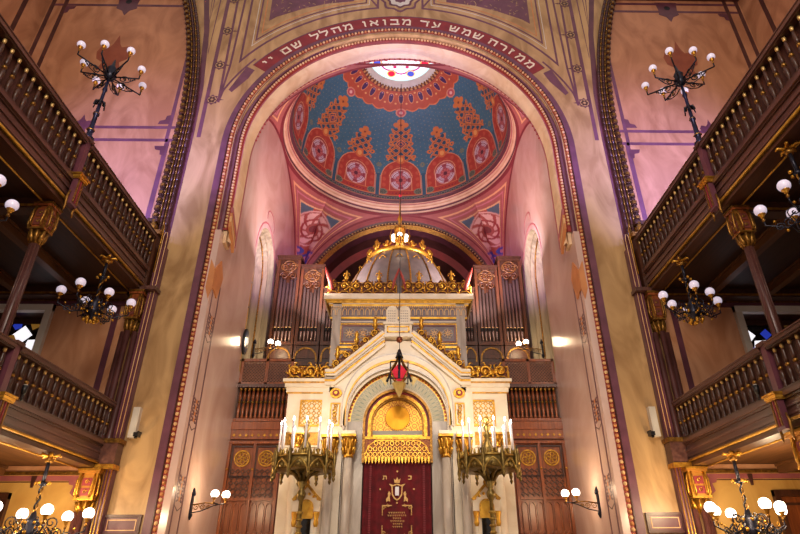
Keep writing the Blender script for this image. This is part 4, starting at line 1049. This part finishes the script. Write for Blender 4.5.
for x in (-1, 1): g.box(x*1.72, x*1.98, .06, .3, 6.3, 8.9, greym)
g.build('body', t)
g = G()
steps = [(9.16, 8.98, 2.27, .0, white), (8.98, 8.94, 2.22, .03, goldb), (8.94, 8.86, 2.18, .05, gold), (8.86, 8.83, 2.12, .06, white), (8.83, 8.77, 2.10, .07, goldb), (8.42, 8.36, 2.04, .08, goldb), (7.50, 7.44, 2.0, .09, goldb), (7.36, 7.26, 2.0, .08, gold), (7.05, 6.98, 1.98, .09, goldb), (8.29, 8.25, 2.0, .1, white)]
for z1, z0, hx, y, m_ in steps: g.box(-hx, hx, y, 1.5, z0, z1, m_)
g.build('cornice', t)
g = G(); f = lambda u, v, h: (u, .12-h, v)
g.box(-2.04, 2.04, .08, .2, 8.42, 8.77, greyp)
for i in range(24):
    x = -1.96+i*.17
    g.strip([(x-.06, 8.46), (x-.06, 8.58)]+[(x+.06*cos(a), 8.6+.07*sin(a)) for a in (pi*.75, pi/2, pi*.25)]+[(x+.06, 8.58), (x+.06, 8.46)], .022, f, .05, .08, cream)
for i in range(64): g.cb((-2.02+i*.064, .05, 8.73), (.035, .05, .05), cream)
g.build('arcaded_frieze', t)
for i, x in enumerate((-1.45, -1.05, -.62, .62, 1.05, 1.45)):
    g = G()
    for k in range(8): a = k*pi/4; g.ext([(x+.03*cos(a-.8), 7.9+.03*sin(a-.8)), (x+.17*cos(a), 7.9+.17*sin(a)), (x+.03*cos(a+.8), 7.9+.03*sin(a+.8))], f, .0, .025+.0005*k, cream)
    g.strip([(x+.14*cos(a), 7.9+.14*sin(a)) for a in np.linspace(0, 2*pi, 20, endpoint=False)], .02, f, 0, .02, greym, closed=True)
    g.build('star_boss', t)
for x in (-1.25, -.84, .84, 1.25):
    pass
g = G()
for x in (-1, 1):
    g.strip([(x*1.72, 7.58), (x*.36, 7.58), (x*.36, 8.2), (x*1.72, 8.2)], .04, f, 0, .02, gold, closed=True)
    g.strip([(x*1.66, 7.64), (x*.42, 7.64), (x*.42, 8.14), (x*1.66, 8.14)], .015, f, 0, .03, rose, closed=True)
    for xx in (.84, 1.25): g.strip([(x*xx-.05, 7.86), (x*xx, 7.96), (x*xx+.05, 7.86)], .015, f, 0, .01, cream); g.strip([(x*xx-.05, 7.96), (x*xx, 7.86), (x*xx+.05, 7.96)], .015, f, 0, .012, cream)
g.build('panel_mouldings', t)
g = G(); fc = lambda u, v, h: (u, .06-h, v)
for s in (-1, 1):
    cresting(g, 0.08 if s > 0 else -2.2, 2.2 if s > 0 else -0.08, 9.16, .66, fc, gold, 3, step=.36)
    for xx in (.62, 1.62):  # little crosses of leaves above the scrolls
        g.lathe([(.02, 9.6), (.07, 9.72), (.03, 9.8), (.05, 9.86), (.01, 9.98)], (s*xx*1.0, .04, 0), goldb, 8)
        for k in range(5): a = k*pi/4; g.sph((s*xx+.09*cos(a), .04, 9.8+.09*sin(a)), .03, gold, 6)
g.build('cresting', t)
for x in (-2.2, 0, 2.2):
    g = G()
    d = (0,) if x else (-1, 1)
    if x: q = 1 if x > 0 else -1; g.tube([(x-q*.18, .03, 9.3), (x-q*.1, .0, 9.55), (x, -.02, 9.8), (x+q*.08, -.03, 10.05)], [.07, .08, .06, .015], rose if False else MATS['brick_red_paint'], 6)
    else:
        for q in (-1, 1): g.tube([(q*.20, .03, 9.3), (q*.14, .0, 9.6), (q*.05, -.02, 9.85), (0, -.03, 10.02)], [.035, .045, .04, .012], MATS['brick_red_paint'], 6)
    g.build('red_leaf', t)
# crowned dome of the canopy
dc = (0, 2.15, .14)
g = G(); g.lathe([(1.9, 8.7), (1.9, 9.4), (1.82, 9.9), (1.62, 10.4), (1.38, 10.85), (1.08, 11.22), (.7, 11.55), (.3, 11.75), (.05, 11.8)], dc, mat('grey_dome_lead', '#7C7070', '#686060', rough=.45), 48)
for k in range(16):
    a = k*pi/8+pi/16
    g.tube([(dc[0]+r*cos(a), dc[1]+r*sin(a), z+.14) for r, z in ((1.91, 8.9), (1.91, 9.4), (1.83, 9.9), (1.63, 10.4), (1.39, 10.85), (1.09, 11.22))], .03, goldd if k % 2 else gold, 5)
    b_ = a+pi/16
    g.tube([(dc[0]+(1.44+q*.03)*cos(b_+.05*p_), dc[1]+1.44*sin(b_+.05*p_), 10.86+q*.09) for p_, q in ((-1.6, 0), (-.8, 1), (0, 1.3), (.8, 1), (1.6, 0))], .02, gold, 4)
g.build('dome', t)
g = G(); g.lathe([(1.10, 11.18), (1.17, 11.24), (1.17, 11.32), (1.08, 11.38)], dc, goldb, 48)
for k in range(16):
    a = k*pi/8
    c0 = np.array([dc[0]+1.12*cos(a), dc[1]+1.12*sin(a), 11.50]); hh = .42 if k % 2 == 0 else .24
    g.tube([c0, c0+(0, 0, hh*.4), c0+(0, 0, hh*.7), c0+(0, 0, hh)], [.09, .05, .08, .012], gold, 6)
    tx = np.array([-sin(a), cos(a), 0])
    for q in (-1, 1): g.tube([c0, c0+tx*q*.12+(0, 0, hh*.3), c0+tx*q*.15+(0, 0, hh*.5), c0+tx*q*.08+(0, 0, hh*.55)], [.035, .04, .035, .012], gold, 5)
g.build('crown', t)
g = G(); g.lathe([(.30, 11.6), (.34, 11.8), (.2, 11.95), (.10, 12.1), (.16, 12.2), (.07, 12.4), (.20, 12.62), (.22, 12.7), (.06, 12.8), (.05, 13.0), (.10, 13.15), (.04, 13.3), (.03, 13.7), (.005, 14.2)], dc, goldb, 12)
for k in range(6):
    a = k*pi/3; g.tube([(dc[0]+.08*cos(a), dc[1]+.08*sin(a), 12.2), (dc[0]+.3*cos(a), dc[1]+.3*sin(a), 12.3), (dc[0]+.36*cos(a), dc[1]+.36*sin(a), 12.55), (dc[0]+.3*cos(a), dc[1]+.3*sin(a), 12.85)], [.03, .03, .025, .01], gold, 5)
sp = g.build('spire', t)
for k in range(6):
    a = k*pi/3+pi/6; g = G(); g.sph((0, 0, 0), .085, globe_on, 10); o = g.build('bulb', sp); o.location = (dc[0]+.26*cos(a), dc[1]+.26*sin(a), 12.46)
g = G(); g.sph((0, 0, 0), .06, MATS['ruby_glass'], 8); o = g.build('finial', sp); o.location = (0, dc[1], 14.36)
light('POINT', (0, 16.2, 12.3), None, 18, WARM, .15)

# ================================================================= THE ARK
t = thing('torah_ark', 'white marble and gilded ark front with steep gable, columns and red curtain arch', 'ark', (0, 14.2, 0))
ark = t
f = lambda u, v, h: (u, -h, v)
g = G(); g.box(-3.1, 3.1, -.85, .95, 0, .9, greym); g.box(-2.88, 2.88, -.7, 1.2, .9, 1.15, white)
g.build('plinth', t)
AR = 1.32; AZ = 5.02          # big archivolt springing
NR = .82; NZ = 4.95           # curtain niche
for s in (-1, 1):
    nm = ''
    g = G(); g.box(s*1.72, s*2.78, .0, 1.2, 1.15, 5.9, white); g.box(s*1.55, s*1.9, -.04, 1.2, 1.15, 5.9, white)
    for z1, z0, e, m_ in ((6.05, 5.97, .14, white), (5.97, 5.94, .12, gold), (5.94, 5.84, .09, white), (5.72, 5.69, .03, gold), (5.84, 5.72, .05, white), (4.72, 4.40, .03, goldd), (4.40, 4.36, .05, white)):
        g.box(s*1.62, s*(2.78+e), -e, 1.2, z0, z1, m_)
    g.build('wing', t)
    g = G(); x = s*2.16                         # gilded grille
    g.strip([(x-.27, 4.88), (x+.27, 4.88), (x+.27, 5.5), (x-.27, 5.5)], .045, f, 0, .03, gold, closed=True)
    g.ext([(x-.26, 4.9), (x+.26, 4.9), (x+.26, 5.48), (x-.26, 5.48)], f, 0, .006, white)
    for i in range(4):
        for j in range(5):
            a_, b_ = x-.195+i*.13, 4.95+j*.12
            g.strip([(a_+.05*cos(q), b_+.05*sin(q)) for q in (0, pi/2, pi, 3*pi/2)], .022, f, .005, .025, gold, closed=True)
    g.build('grille', t)
    g = G(); cresting(g, min(s*1.66, s*2.86), max(s*1.66, s*2.86), 6.05, .52, lambda u, v, h: (u, -.04-h, v), goldb, 5, step=.4)
    for k in range(7): rnd = random.Random(k); g.sph((s*(1.8+k*.15), -.06, 6.2+.12*rnd.random()), .08, goldb, 8)
    g.build('cresting', t)
    # shafts: outer single column and paired colonnettes of the portal
    for cx, r, zt, z0 in ((2.42, .115, 4.35, 1.15), (1.62, .12, 4.1, 1.15), (1.17, .105, 4.12, 1.15), (1.86, .10, 4.1, 1.15)):
        if cx == 1.86: continue
        y = -.12 if cx > 2 else -.16
        g = G(); g.lathe([(r*1.5, z0), (r*1.5, z0+.1), (r*1.15, z0+.2), (r, z0+.28), (r*.95, zt)], (s*cx, y, 0), white if cx > 2 else greym, 20)
        c = g.build('column', t)
        g = G(); ch = .5 if cx < 2 else .3
        g.lathe([(r*1.05, zt-.04), (r*1.2, zt), (r*1.0, zt+.05), (r*1.15, zt+ch*.4), (r*1.5, zt+ch*.85), (r*1.3, zt+ch*.88)], (s*cx, y, 0), gold, 16)
        for k in range(10):
            a = k*2*pi/10; rr = r*1.25
            g.tube([(s*cx+rr*.9*cos(a), y+rr*.9*sin(a), zt+.05), (s*cx+rr*1.15*cos(a), y+rr*1.15*sin(a), zt+ch*.35), (s*cx+rr*1.35*cos(a), y+rr*1.35*sin(a), zt+ch*.42)], [.03, .03, .012], goldb, 5)
            g.tube([(s*cx+rr*.95*cos(a+.3), y+rr*.95*sin(a+.3), zt+ch*.35), (s*cx+rr*1.3*cos(a+.3), y+rr*1.3*sin(a+.3), zt+ch*.75), (s*cx+rr*1.5*cos(a+.3), y+rr*1.5*sin(a+.3), zt+ch*.78)], [.03, .03, .012], goldb, 5)
        g.box(s*cx-r*1.7, s*cx+r*1.7, y-r*1.7, y+r*1.7, zt+ch*.88, zt+ch, gold); g.box(s*cx-r*1.55, s*cx+r*1.55, y-r*1.55, y+r*1.55, zt+ch, zt+ch+.08, white)
        g.build('capital', c)
    # spandrel roundel and upright relief panel
    g = G(); g.ext([(s*1.56+.15*cos(a), 5.68+.13*sin(a)) for a in np.linspace(0, 2*pi, 20, endpoint=False)], f, .05, .10, gold); g.ext([(s*1.56+.09*cos(a), 5.68+.08*sin(a)) for a in np.linspace(0, 2*pi, 14, endpoint=False)], f, .1, .12, redband)
    g.ext([(s*1.56+.04*cos(a), 5.68+.04*sin(a)) for a in np.linspace(0, 2*pi, 10, endpoint=False)], f, .12, .14, goldb)
    g.build('roundel', t)
    g = G(); g.strip([(s*1.56-.11, 4.88), (s*1.56+.11, 4.88), (s*1.56+.11, 5.42), (s*1.56-.11, 5.42)], .03, f, .05, .08, gold, closed=True)
    for k in range(5):
        g.tube(spiral((s*1.56, 4.96+k*.1), .06, k, 1.2, 10, f, .06), .018, goldb, 4)
    g.build('relief_panel', t)
# portal wall with gable outline and arched opening
g = G()
P = arc(AR, AZ, pi, pi/2, 20)
for s in (-1, 1):
    g.ext([(-s*-AR*-1*-1, 1.15) if False else (-s*AR, 1.15)]+[(s*x, z) for x, z in P]+[(0, 7.1), (-s*.36, 7.1), (-s*1.74, 6.1), (-s*1.74, 1.15)], f, -.3, .05, white)
g.build('portal_wall', t)
g = G()
for s in (-1, 1):
    for off, wd, h, m_ in ((0, .17, .24, white), (-.02, .03, .27, gold), (-.14, .05, .20, greym), (-.19, .05, .17, gold), (-.26, .09, .15, white)):
        a = np.array([s*1.80, 6.18+off]); b = np.array([s*.34, 7.30+off])
        g.strip([a+(s*.05, 0), a, b, (0, b[1])] if False else [(s*1.86, 6.18+off), (s*1.62, 6.18+off), (s*.36, 7.26+off)], wd, f, .0, h, m_)
g.box(-.40, .40, -.26, .1, 7.14, 7.22, white); g.box(-.36, .36, -.22, .1, 7.22, 7.50, white); g.box(-.40, .40, -.27, .1, 7.50, 7.56, white); g.box(-.3, .3, -.24, -.2, 7.27, 7.30, gold); g.box(-.3, .3, -.24, -.2, 7.42, 7.45, gold)
for q in (-.28, .28): g.box(q-.02, q+.02, -.24, -.2, 7.27, 7.45, gold)
g.build('gable', t)
for s in (-1, 1):
    g = G(); fn = lambda u, v, h: (u, -.12-h, v)
    cresting(g, min(s*.5, s*1.72), max(s*.5, s*1.72), lambda c: 6.22+(1.66-abs(c))*.86, .42, fn, goldb, 9, step=.24)
    for k in range(3):
        xx = .62+k*.48; zz = 6.3+(1.66-xx)*.86
        g.lathe([(.03, zz+.2), (.08, zz+.32), (.04, zz+.4), (.07, zz+.46), (.01, zz+.58)], (s*xx, -.12, 0), goldb, 8)
    g.build('raking_cresting', t)
# tablets of the law
for s in (-1, 1):
    g = G(); P2 = [(s*.17-.155, 7.56), (s*.17+.155, 7.56), (s*.17+.155, 7.95)]+[(s*.17+.155*cos(a), 7.95+.15*sin(a)) for a in np.linspace(.1, pi-.1, 10)]+[(s*.17-.155, 7.95)]
    g.ext(P2, f, -.02, .10, white)
    for k in range(5):
        for j in range(4):
            g.box(s*.17-.11+j*.055, s*.17-.075+j*.055, -.105, -.1, 7.64+k*.075, 7.655+k*.075, greyp)
    g.build('tablet', t)
# archivolt: white outer, gilt-red cord, green-grey patterned band
def arcband(g, r0, r1, zc, y, m, h=.03, legs=1.15, n=40):
    for s in (0,):
        A_ = arc(r1, zc, 0, pi, n); B_ = arc(r0, zc, 0, pi, n)
        A_ = [(r1, legs)]+A_+[(-r1, legs)]; B_ = [(r0, legs)]+B_+[(-r0, legs)]
        for i in range(len(A_)-1): g.ext([A_[i], A_[i+1], B_[i+1], B_[i]], lambda u, v, d: (u, y-d, v), 0, h, m)
def arcband2(g, r0, z0_, r1, z1_, y, m, h, n=48):
    A_ = [(r1, 4.85)]+arc(r1, z1_, 0, pi, n)+[(-r1, 4.85)]; B_ = [(r0, 4.85)]+arc(r0, z0_, 0, pi, n)+[(-r0, 4.85)]
    for i in range(len(A_)-1): g.ext([A_[i], A_[i+1], B_[i+1], B_[i]], lambda u, v, d: (u, y-d, v), 0, h, m)
g = G(); arcband2(g, 1.36, 5.32, 1.40, 5.34, -.05, greym, .07); arcband2(g, 1.30, 5.24, 1.36, 5.32, -.05, white, .12); arcband2(g, 1.28, 5.2, 1.30, 5.24, -.05, gline, .13); arcband2(g, 1.26, 5.08, 1.28, 5.2, -.05, white, .09)
arcband(g, 1.30, 1.36, AZ, -.05, white, .04, 4.75); arcband(g, 1.30, 1.34, AZ, -.05, greym, .12, 4.75); arcband(g, 1.24, 1.30, AZ, 0, white, .06, 4.75)
g.build('archivolt', t)
def bandfn(U, V):
    r = .84+.42*V; a = U*pi
    return r*np.cos(a), .14+0*U, AZ+r*np.sin(a)
def bandcol(U, V):
    p = Pnt(len(U), '#A9A892'); q = (U*30) % 1-.5
    p.put((np.abs(q)+np.abs(V-.42) < .40), '#C6BFA0'); p.put((np.abs(q)+np.abs(V-.42) < .2), '#8C957F')
    p.put(V > .80, '#E0B248', .7); p.put((V > .84) & (V < .96) & (np.abs((U*42) % 1-.5) < .3), '#B03A28')
    p.put(V < .10, '#D8C8A8'); p.put((np.abs(((U*30) % 1)-.5) > .42) & (V < .7), '#DCCB98')
    return p.c
o = painted('patterned_band', bandfn, 300, 24, bandcol, PAINTG, parent=t)
g = G(); 
for s in (-1, 1): g.box(s*.84, s*1.30, .14, .2, 1.15, AZ, greym); g.box(s*1.30, s*1.34, -.05, .2, 1.15, AZ, greym)
g.box(-1.3, 1.3, .32, .36, AZ-.1, 6.4, greym)
g.build('portal_reveal', t)
# gilded niche with sun disc
g = G(); arcband(g, .80, .86, NZ, .10, goldd, .12, 4.0); arcband(g, .74, .80, NZ, .14, redband, .06, 4.1); arcband(g, .66, .74, NZ, .16, gold, .10, 4.1); arcband(g, .62, .66, NZ, .18, goldd, .06, 4.6)
g.build('niche_arch', t)
def tf(U, V):
    return (U-.5)*1.5, .20+0*U, 4.05+V*1.65
def tcol(U, V):
    x = (U-.5)*1.5; z = 4.05+V*1.65
    p = Pnt(len(U), '#A04A20'); p.c[:, 3] = .3
    q = np.abs(np.sin(np.hypot((np.abs(x) % .17)-.085, ((z+.05*np.floor(np.abs(x)/.17)) % .17)-.085)*62))
    p.put(q > .45, '#B8842E', .6); p.put(q > .88, '#DCA840', .6)
    r = np.hypot(x, z-5.12); p.put((r < .33) & (r > .29), '#B04A28')
    p.put((z < 4.80) & (z > 4.70), '#A09A88'); p.put((z < 4.70) & (z > 4.66), '#D8A838', .8)
    p.put(z < 4.66, '#B88830', .7); m = z < 4.62
    p.put(m & (np.abs(np.sin(x*22)) > .75) & (np.abs(np.sin(z*20)) > .6), '#B04428')
    return p.c
painted('gilded_tympanum', tf, 220, 240, tcol, PAINTG, parent=t)
g = G()
V = [(0, 5.12)]; 
discm = mat('beaten_gold_disc', '#D89E2C', '#B87C1C', rough=.4, metal=.85, scale=2)
g.lathe([(.31, .0), (.30, .02), (.15, .0202), (1e-4, .0204)], (0, 0, 0), discm, 64, sm=False)
for k in range(36): a = k*pi/18; g.cb((.32*cos(a), .32*sin(a), .015), (.02, .02, .02), goldb)
nt_ = discm.node_tree; tg = nt_.nodes.new('ShaderNodeTangent'); tg.direction_type = 'RADIAL'; tg.axis = 'Z'; pb = nt_.nodes['Principled BSDF']; nt_.links.new(tg.outputs[0], pb.inputs['Tangent']); pb.inputs['Anisotropic'].default_value = .92
o = g.build('sun_disc', t); o.location = (0, .19, 5.12); o.rotation_euler = (R(90), 0, 0)
# valance
g = G(); g.box(-.80, .80, .02, .12, 4.56, 4.62, gold); g.box(-.80, .80, .04, .14, 4.10, 4.56, mat('red_gold_valance', '#7E2A1A', '#A8662A', rough=.5, metal=.2, scale=18))
fv = lambda u, v, h: (u, .04-h, v)
for row, (zz, n, xw) in enumerate(((4.46, 9, .52), (4.33, 12, .66), (4.2, 15, .76))):
    for i in range(n):
        x = -xw+2*xw*i/(n-1)
        g.strip([(x+.045*cos(a), zz+.05*sin(a)) for a in np.linspace(0, 2*pi, 8, endpoint=False)], .016, fv, 0, .02, goldb, closed=True); g.sph(fv(x, zz, .01), .018, goldb, 6)
g.strip([(-.78, 4.2), (-.7, 4.4), (-.52, 4.53), (.52, 4.53), (.7, 4.4), (.78, 4.2)], .03, fv, 0, .025, gold)
for i in range(20):
    x = -.76+i*.08; g.ext([(x-.032, 4.14), (x+.032, 4.14), (x+.02, 4.04), (x, 3.98), (x-.02, 4.04)], fv, 0, .03, goldb)
g.build('valance', t)
# curtain hangs in the niche: a thing of its own
t = thing('ark_curtain', 'burgundy velvet curtain embroidered in gold with crown and tablets hanging in the ark doorway', 'curtain', (0, 14.36, 1.15))
g = G(); n = 60; V = []; F_ = []
for j, zz in enumerate((0, 1.0, 2.0, 2.92)):
    for i in range(n+1):
        x = -.81+1.62*i/n; V.append((x, .012*sin(i*.9)+.02*sin(i*.31), zz))
for j in range(3):
    for i in range(n): a = j*(n+1)+i; F_.append((a, a+1, a+n+2, a+n+1))
g.add(V, F_, velvet, True); g.add([(x, y+.03, z) for x, y, z in V], [q[::-1] for q in F_], velvet, True)
fc = lambda u, v, h: (u, -.03-h, v-1.15)
for s in (-1, 1):
    for k in range(56): g.box(s*.64-.025, s*.64+.025, -.05, -.03, .02+k*.05, .055+k*.05, velvetl)
g.strip([(-.11, 3.30), (-.12, 3.48), (-.16, 3.52), (-.09, 3.50), (0, 3.53), (.09, 3.50), (.16, 3.52), (.12, 3.48), (.11, 3.30), (.06, 3.22), (0, 3.18), (-.06, 3.22)], .03, fc, 0, .012, embro, closed=True)
g.ext([(-.045, 3.28), (.045, 3.28), (.045, 3.46), (.025, 3.48), (0, 3.465), (-.025, 3.48), (-.045, 3.46)], fc, 0, .012, wax)
g.ext([(-.06, 3.56), (-.08, 3.66), (-.04, 3.62), (0, 3.69), (.04, 3.62), (.08, 3.66), (.06, 3.56)], fc, 0, .014, embro)
for s in (-1, 1):   # supporters
    g.ext([(s*x, z) for x, z in ((.16, 3.14), (.17, 3.25), (.15, 3.33), (.19, 3.38), (.22, 3.32), (.21, 3.26), (.26, 3.2), (.25, 3.13), (.21, 3.17))], fc, 0, .014, embro)
    g.ext([(s*.40+.02*cos(a), 3.42+.02*sin(a)) for a in np.linspace(0, 2*pi, 8, endpoint=False)], fc, 0, .01, embro)
    for zz, zo_ in ((3.06, -.12), (2.42, .12)):
        g.tube(spiral((s*.31, zz+zo_*.4), .05, 0, 1.2, 10, fc), .012, embro, 4); g.tube(spiral((s*.2, zz), .04, 2, 1.2, 10, fc), .010, embro, 4)
        g.strip([(s*.12, zz), (s*.34, zz), (s*.34, zz+zo_*1.8)], .022, fc, 0, .01, embro)
        for k in range(4): g.sph(fc(s*.34, zz+zo_*(.4+k*.42), .01), .018, embro, 5)
for zz in (3.82, 3.12): g.ext([(.022*cos(a), zz+.022*sin(a)) for a in np.linspace(0, 2*pi, 8, endpoint=False)], fc, 0, .01, embro)
def letter(g, nm, cx, cz, w_, h_, wd, fn, m, h0=0, h1=.012):
    for st in HB[nm]: g.strip([(cx+(p[0]-.5)*w_, cz+(p[1]-.5)*h_) for p in st], wd, fn, h0, h1, m)
letter(g, 'bet', .30, 3.68, .08, .09, .02, fc, embro)
g.strip([(.34, 3.72), (.34, 3.64)], .02, fc, 0, .012, embro)
g.strip([(-.34, 3.72), (-.26, 3.71), (-.26, 3.64)], .02, fc, 0, .012, embro); g.strip([(-.32, 3.72), (-.32, 3.65), (-.35, 3.64)], .02, fc, 0, .012, embro)
rnd = random.Random(2); 
for k, hw in enumerate((.20, .22, .09, .15, .09, .10)):
    x = -hw
    while x < hw:
        l = rnd.uniform(.02, .035); g.strip([(x, 2.90-k*.06+.015), (x+l*.8, 2.90-k*.06+.015), (x+l*.8, 2.90-k*.06-.015)], .010, fc, 0, .01, embro); x += l+.016
g.build('embroidered_cloth', t)

# eternal lamp hanging before the gable
t = thing('eternal_lamp', 'red glass lantern in dark star frame on long chain before the ark gable', 'lamp', (.04, 13.3, 5.94))
g = G(); g.tube([(0, 0, .5), (0, 0, 9.72)], .009, ironm, 5); g.build('chain', t)
g = G(); g.sph((0, 0, .86), .085, mat('copper_ball', '#8A4A2A', '#6A3420', rough=.3, metal=.6), 12); g.build('ball', t)
g = G()
for k in range(4):
    a = k*pi/2+pi/4
    for zz, r2 in ((.0, .27), (.0, .27)):
        pass
    c_, s_ = cos(a), sin(a)
    g.tube([(0, 0, .5), (.12*c_, .12*s_, .24), (.30*c_, .30*s_, .0), (.12*c_, .12*s_, -.22), (0, 0, -.42)], .020, goldd, 5)
    g.tube([(.30*c_, .30*s_, .22), (.30*c_, .30*s_, -.22)], .014, ironm, 4)
for zz, r_ in ((.22, .30), (-.2, .30)):
    g.tube([(r_*cos(k*pi/2+pi/4), r_*sin(k*pi/2+pi/4), zz) for k in range(4)], .016, ironm, 4, closed=True)
for q in (0, pi/2):
    g.tube([(.3*cos(q), .3*sin(q), -.22), (0, 0, .5), (-.3*cos(q), -.3*sin(q), -.22)], .03, ironm, 4)
g.lathe([(.05, .5), (.10, .38), (.03, .6)], (0, 0, 0), ironm, 8)
g.build('star_frame', t)
g = G(); g.lathe([(1e-4, -.26), (.23, .0), (1e-4, .26)], (0, 0, 0), MATS['ruby_glass'], 8, sm=False); g.build('red_glass', t)
g = G(); g.lathe([(1e-4, -.62), (.16, -.30), (.17, -.26), (.05, -.22)], (0, 0, 0), mat('pale_gilt_cup', '#D8C080', '#B89850', rough=.35, metal=.4), 8, sm=False)
for q in (-1, 1): g.add([(q*.33, 0, -.08), (q*.45, -.02, -.14), (q*.33, 0, -.32), (q*.24, .02, -.14)], [(0, 1, 2, 3)], MATS['pale_gilt_cup'])
g.build('pendant_cup', t)

# side aedicules before the ark columns
for s in (-1, 1):
    t = thing('side_aedicule', 'small gilded gabled shrine with arched niche, %s of ark doorway behind candelabrum' % SN[s], 'shrine', (s*2.0, 13.6, 0))
    g = G(); g.box(-.28, .28, 0, .4, 1.15, 3.0, white); g.box(-.12, .12, -.02, .0, 1.15, 2.72, darkgl); g.build('body', t)
    g = G()
    P = [(-.30, 2.84), (-.30, 3.10), (-.2, 3.18), (0, 3.40), (.2, 3.18), (.30, 3.10), (.30, 2.84)]
    g.ext(P, f, 0, .05, white); g.strip([(-.31, 3.10), (-.2, 3.20), (0, 3.42), (.2, 3.20), (.31, 3.10)], .06, f, .0, .09, gold)
    g.strip([(-.15, 2.72)]+[(-.15*cos(a), 2.95+.15*sin(a)) for a in np.linspace(0, pi, 10)]+[(.15, 2.72)], .035, f, .05, .08, gold)
    g.ext([(-.13, 2.72)]+[(-.13*cos(a), 2.95+.13*sin(a)) for a in np.linspace(0, pi, 10)]+[(.13, 2.72)], f, .05, .06, goldb)
    for k in range(6): g.sph((-.25+k*.1, -.06, 3.14+(.22-abs(-.25+k*.1))*.5), .035, goldb, 6)
    g.lathe([(.02, 3.4), (.05, 3.46), (.01, 3.58)], (0, -.04, 0), goldb, 8)
    g.build('gable', t)
    for q in (-1, 1):
        g = G(); g.lathe([(.055, 1.15), (.04, 1.25), (.036, 2.55)], (q*.24, -.06, 0), white, 10); g.lathe([(.036, 2.55), (.06, 2.62), (.045, 2.7), (.07, 2.82), (.07, 2.86)], (q*.24, -.06, 0), goldb, 10); g.build('colonnette', t)

brass = mat('aged_brass', '#8E7840', '#5E4C26', rough=.38, metal=.75, scale=18, bump=.5)
brassl = mat('lighter_brass', '#C0A052', '#8E7236', rough=.34, metal=.75, scale=12)
# great standing candelabra with candle-shaped lamps
for s in (-1, 1):
    g0 = thing('standing_candelabrum', 'tall gilded gothic candelabrum with ring of lit white candles, %s of the ark' % SN[s], 'candelabrum', (s*2.02, 12.9, -.2), 'great gilded candelabra')
    t = g0
    g = G(); g.lathe([(.42, .2), (.42, .28), (.3, .34), (.16, .45), (.1, .6), (.14, .7), (.07, .9), (.045, 2.2), (.08, 2.3), (.05, 2.4), (.04, 3.2), (.09, 3.28), (.10, 3.36), (.05, 3.44), (.10, 3.56), (.08, 3.66)], (0, 0, 0), brass, 14)
    for z in np.arange(1.0, 3.0, .13): g.lathe([(.055, z), (.08, z+.03), (.055, z+.06)], (0, 0, 0), brassl, 10)
    g.build('stem', t)
    g = G()
    for k in range(10):
        a = k*pi/5; g.tube([(.06*cos(a), .06*sin(a), 3.58), (.18*cos(a), .18*sin(a), 3.74), (.40*cos(a), .40*sin(a), 3.84), (.60*cos(a), .60*sin(a), 3.92)], [.025, .035, .03, .02], brass, 5)
    g.lathe([(.60, 3.80), (.63, 3.82), (.63, 4.02), (.60, 4.04)], (0, 0, 0), brass, 40)
    g.lathe([(.57, 4.04), (.645, 4.04), (.645, 4.08), (.57, 4.08)], (0, 0, 0), brassl, 40)
    nA = 10
    for k in range(nA):
        a0 = k*2*pi/nA; a1 = (k+1)*2*pi/nA; am = (a0+a1)/2
        pp = [((.645*cos(b)), (.645*sin(b)), z) for b, z in ((a0, 3.70), (a0+.05, 3.82), (a0+.18, 3.93), (am, 3.99), (a1-.18, 3.93), (a1-.05, 3.82), (a1, 3.70))]
        g.tube(pp, .022, brassl, 5)
        g.lathe([(.005, 3.58), (.04, 3.64), (.02, 3.68), (.045, 3.74), (.03, 3.85), (.05, 4.05), (.02, 4.2), (.005, 4.3)], (.66*cos(a0), .66*sin(a0), 0), brass, 7)
        for j in range(3): b = a0+(j+1)*(a1-a0)/4; g.lathe([(.02, 4.06), (.03, 4.12), (.004, 4.2)], (.62*cos(b), .62*sin(b), 0), brassl, 5)
        g.sph((.63*cos(am), .63*sin(am), 3.86), .06, brass, 7)
    g.build('gothic_crown', t)
    g = G(); g.lathe([(.24, 4.04), (.22, 4.1), (.13, 4.3), (.07, 4.42), (.05, 4.5), (.09, 4.56), (.04, 4.64), (.08, 4.74), (.03, 4.82)], (0, 0, 0), brass, 12)
    for q in (0, pi/2): g.tube(spiral((0, 4.9), .07, 0, 1.0, 14, lambda u, v, d, q=q: (u*cos(q), u*sin(q), v), 0, 0), .018, brassl, 5)
    g.build('centre_spire', t)
    for k in range(12):
        a = k*pi/6+.15; rr = .56; zt = 4.1
        g = G(); g.lathe([(.01, -.16), (.03, -.12), (.014, -.06), (.05, 0), (.055, .03), (.02, .04)], (0, 0, 0), brass, 8)
        g.lathe([(.022, .03), (.020, .62)], (0, 0, 0), wax, 8)
        c = g.build('candle', t); c.location = (rr*cos(a), rr*sin(a), zt+.06)
        g = G(); g.lathe([(.012, 0), (.020, .03), (.016, .06), (1e-4, .10)], (0, 0, 0), flame, 8); b = g.build('flame_bulb', c); b.location = (0, 0, .62)
    for a in (0, 2.1, 4.2): light('POINT', (s*2.02+.35*cos(a), 12.9+.35*sin(a), 4.72), None, 15, (1, .80, .55), .1)
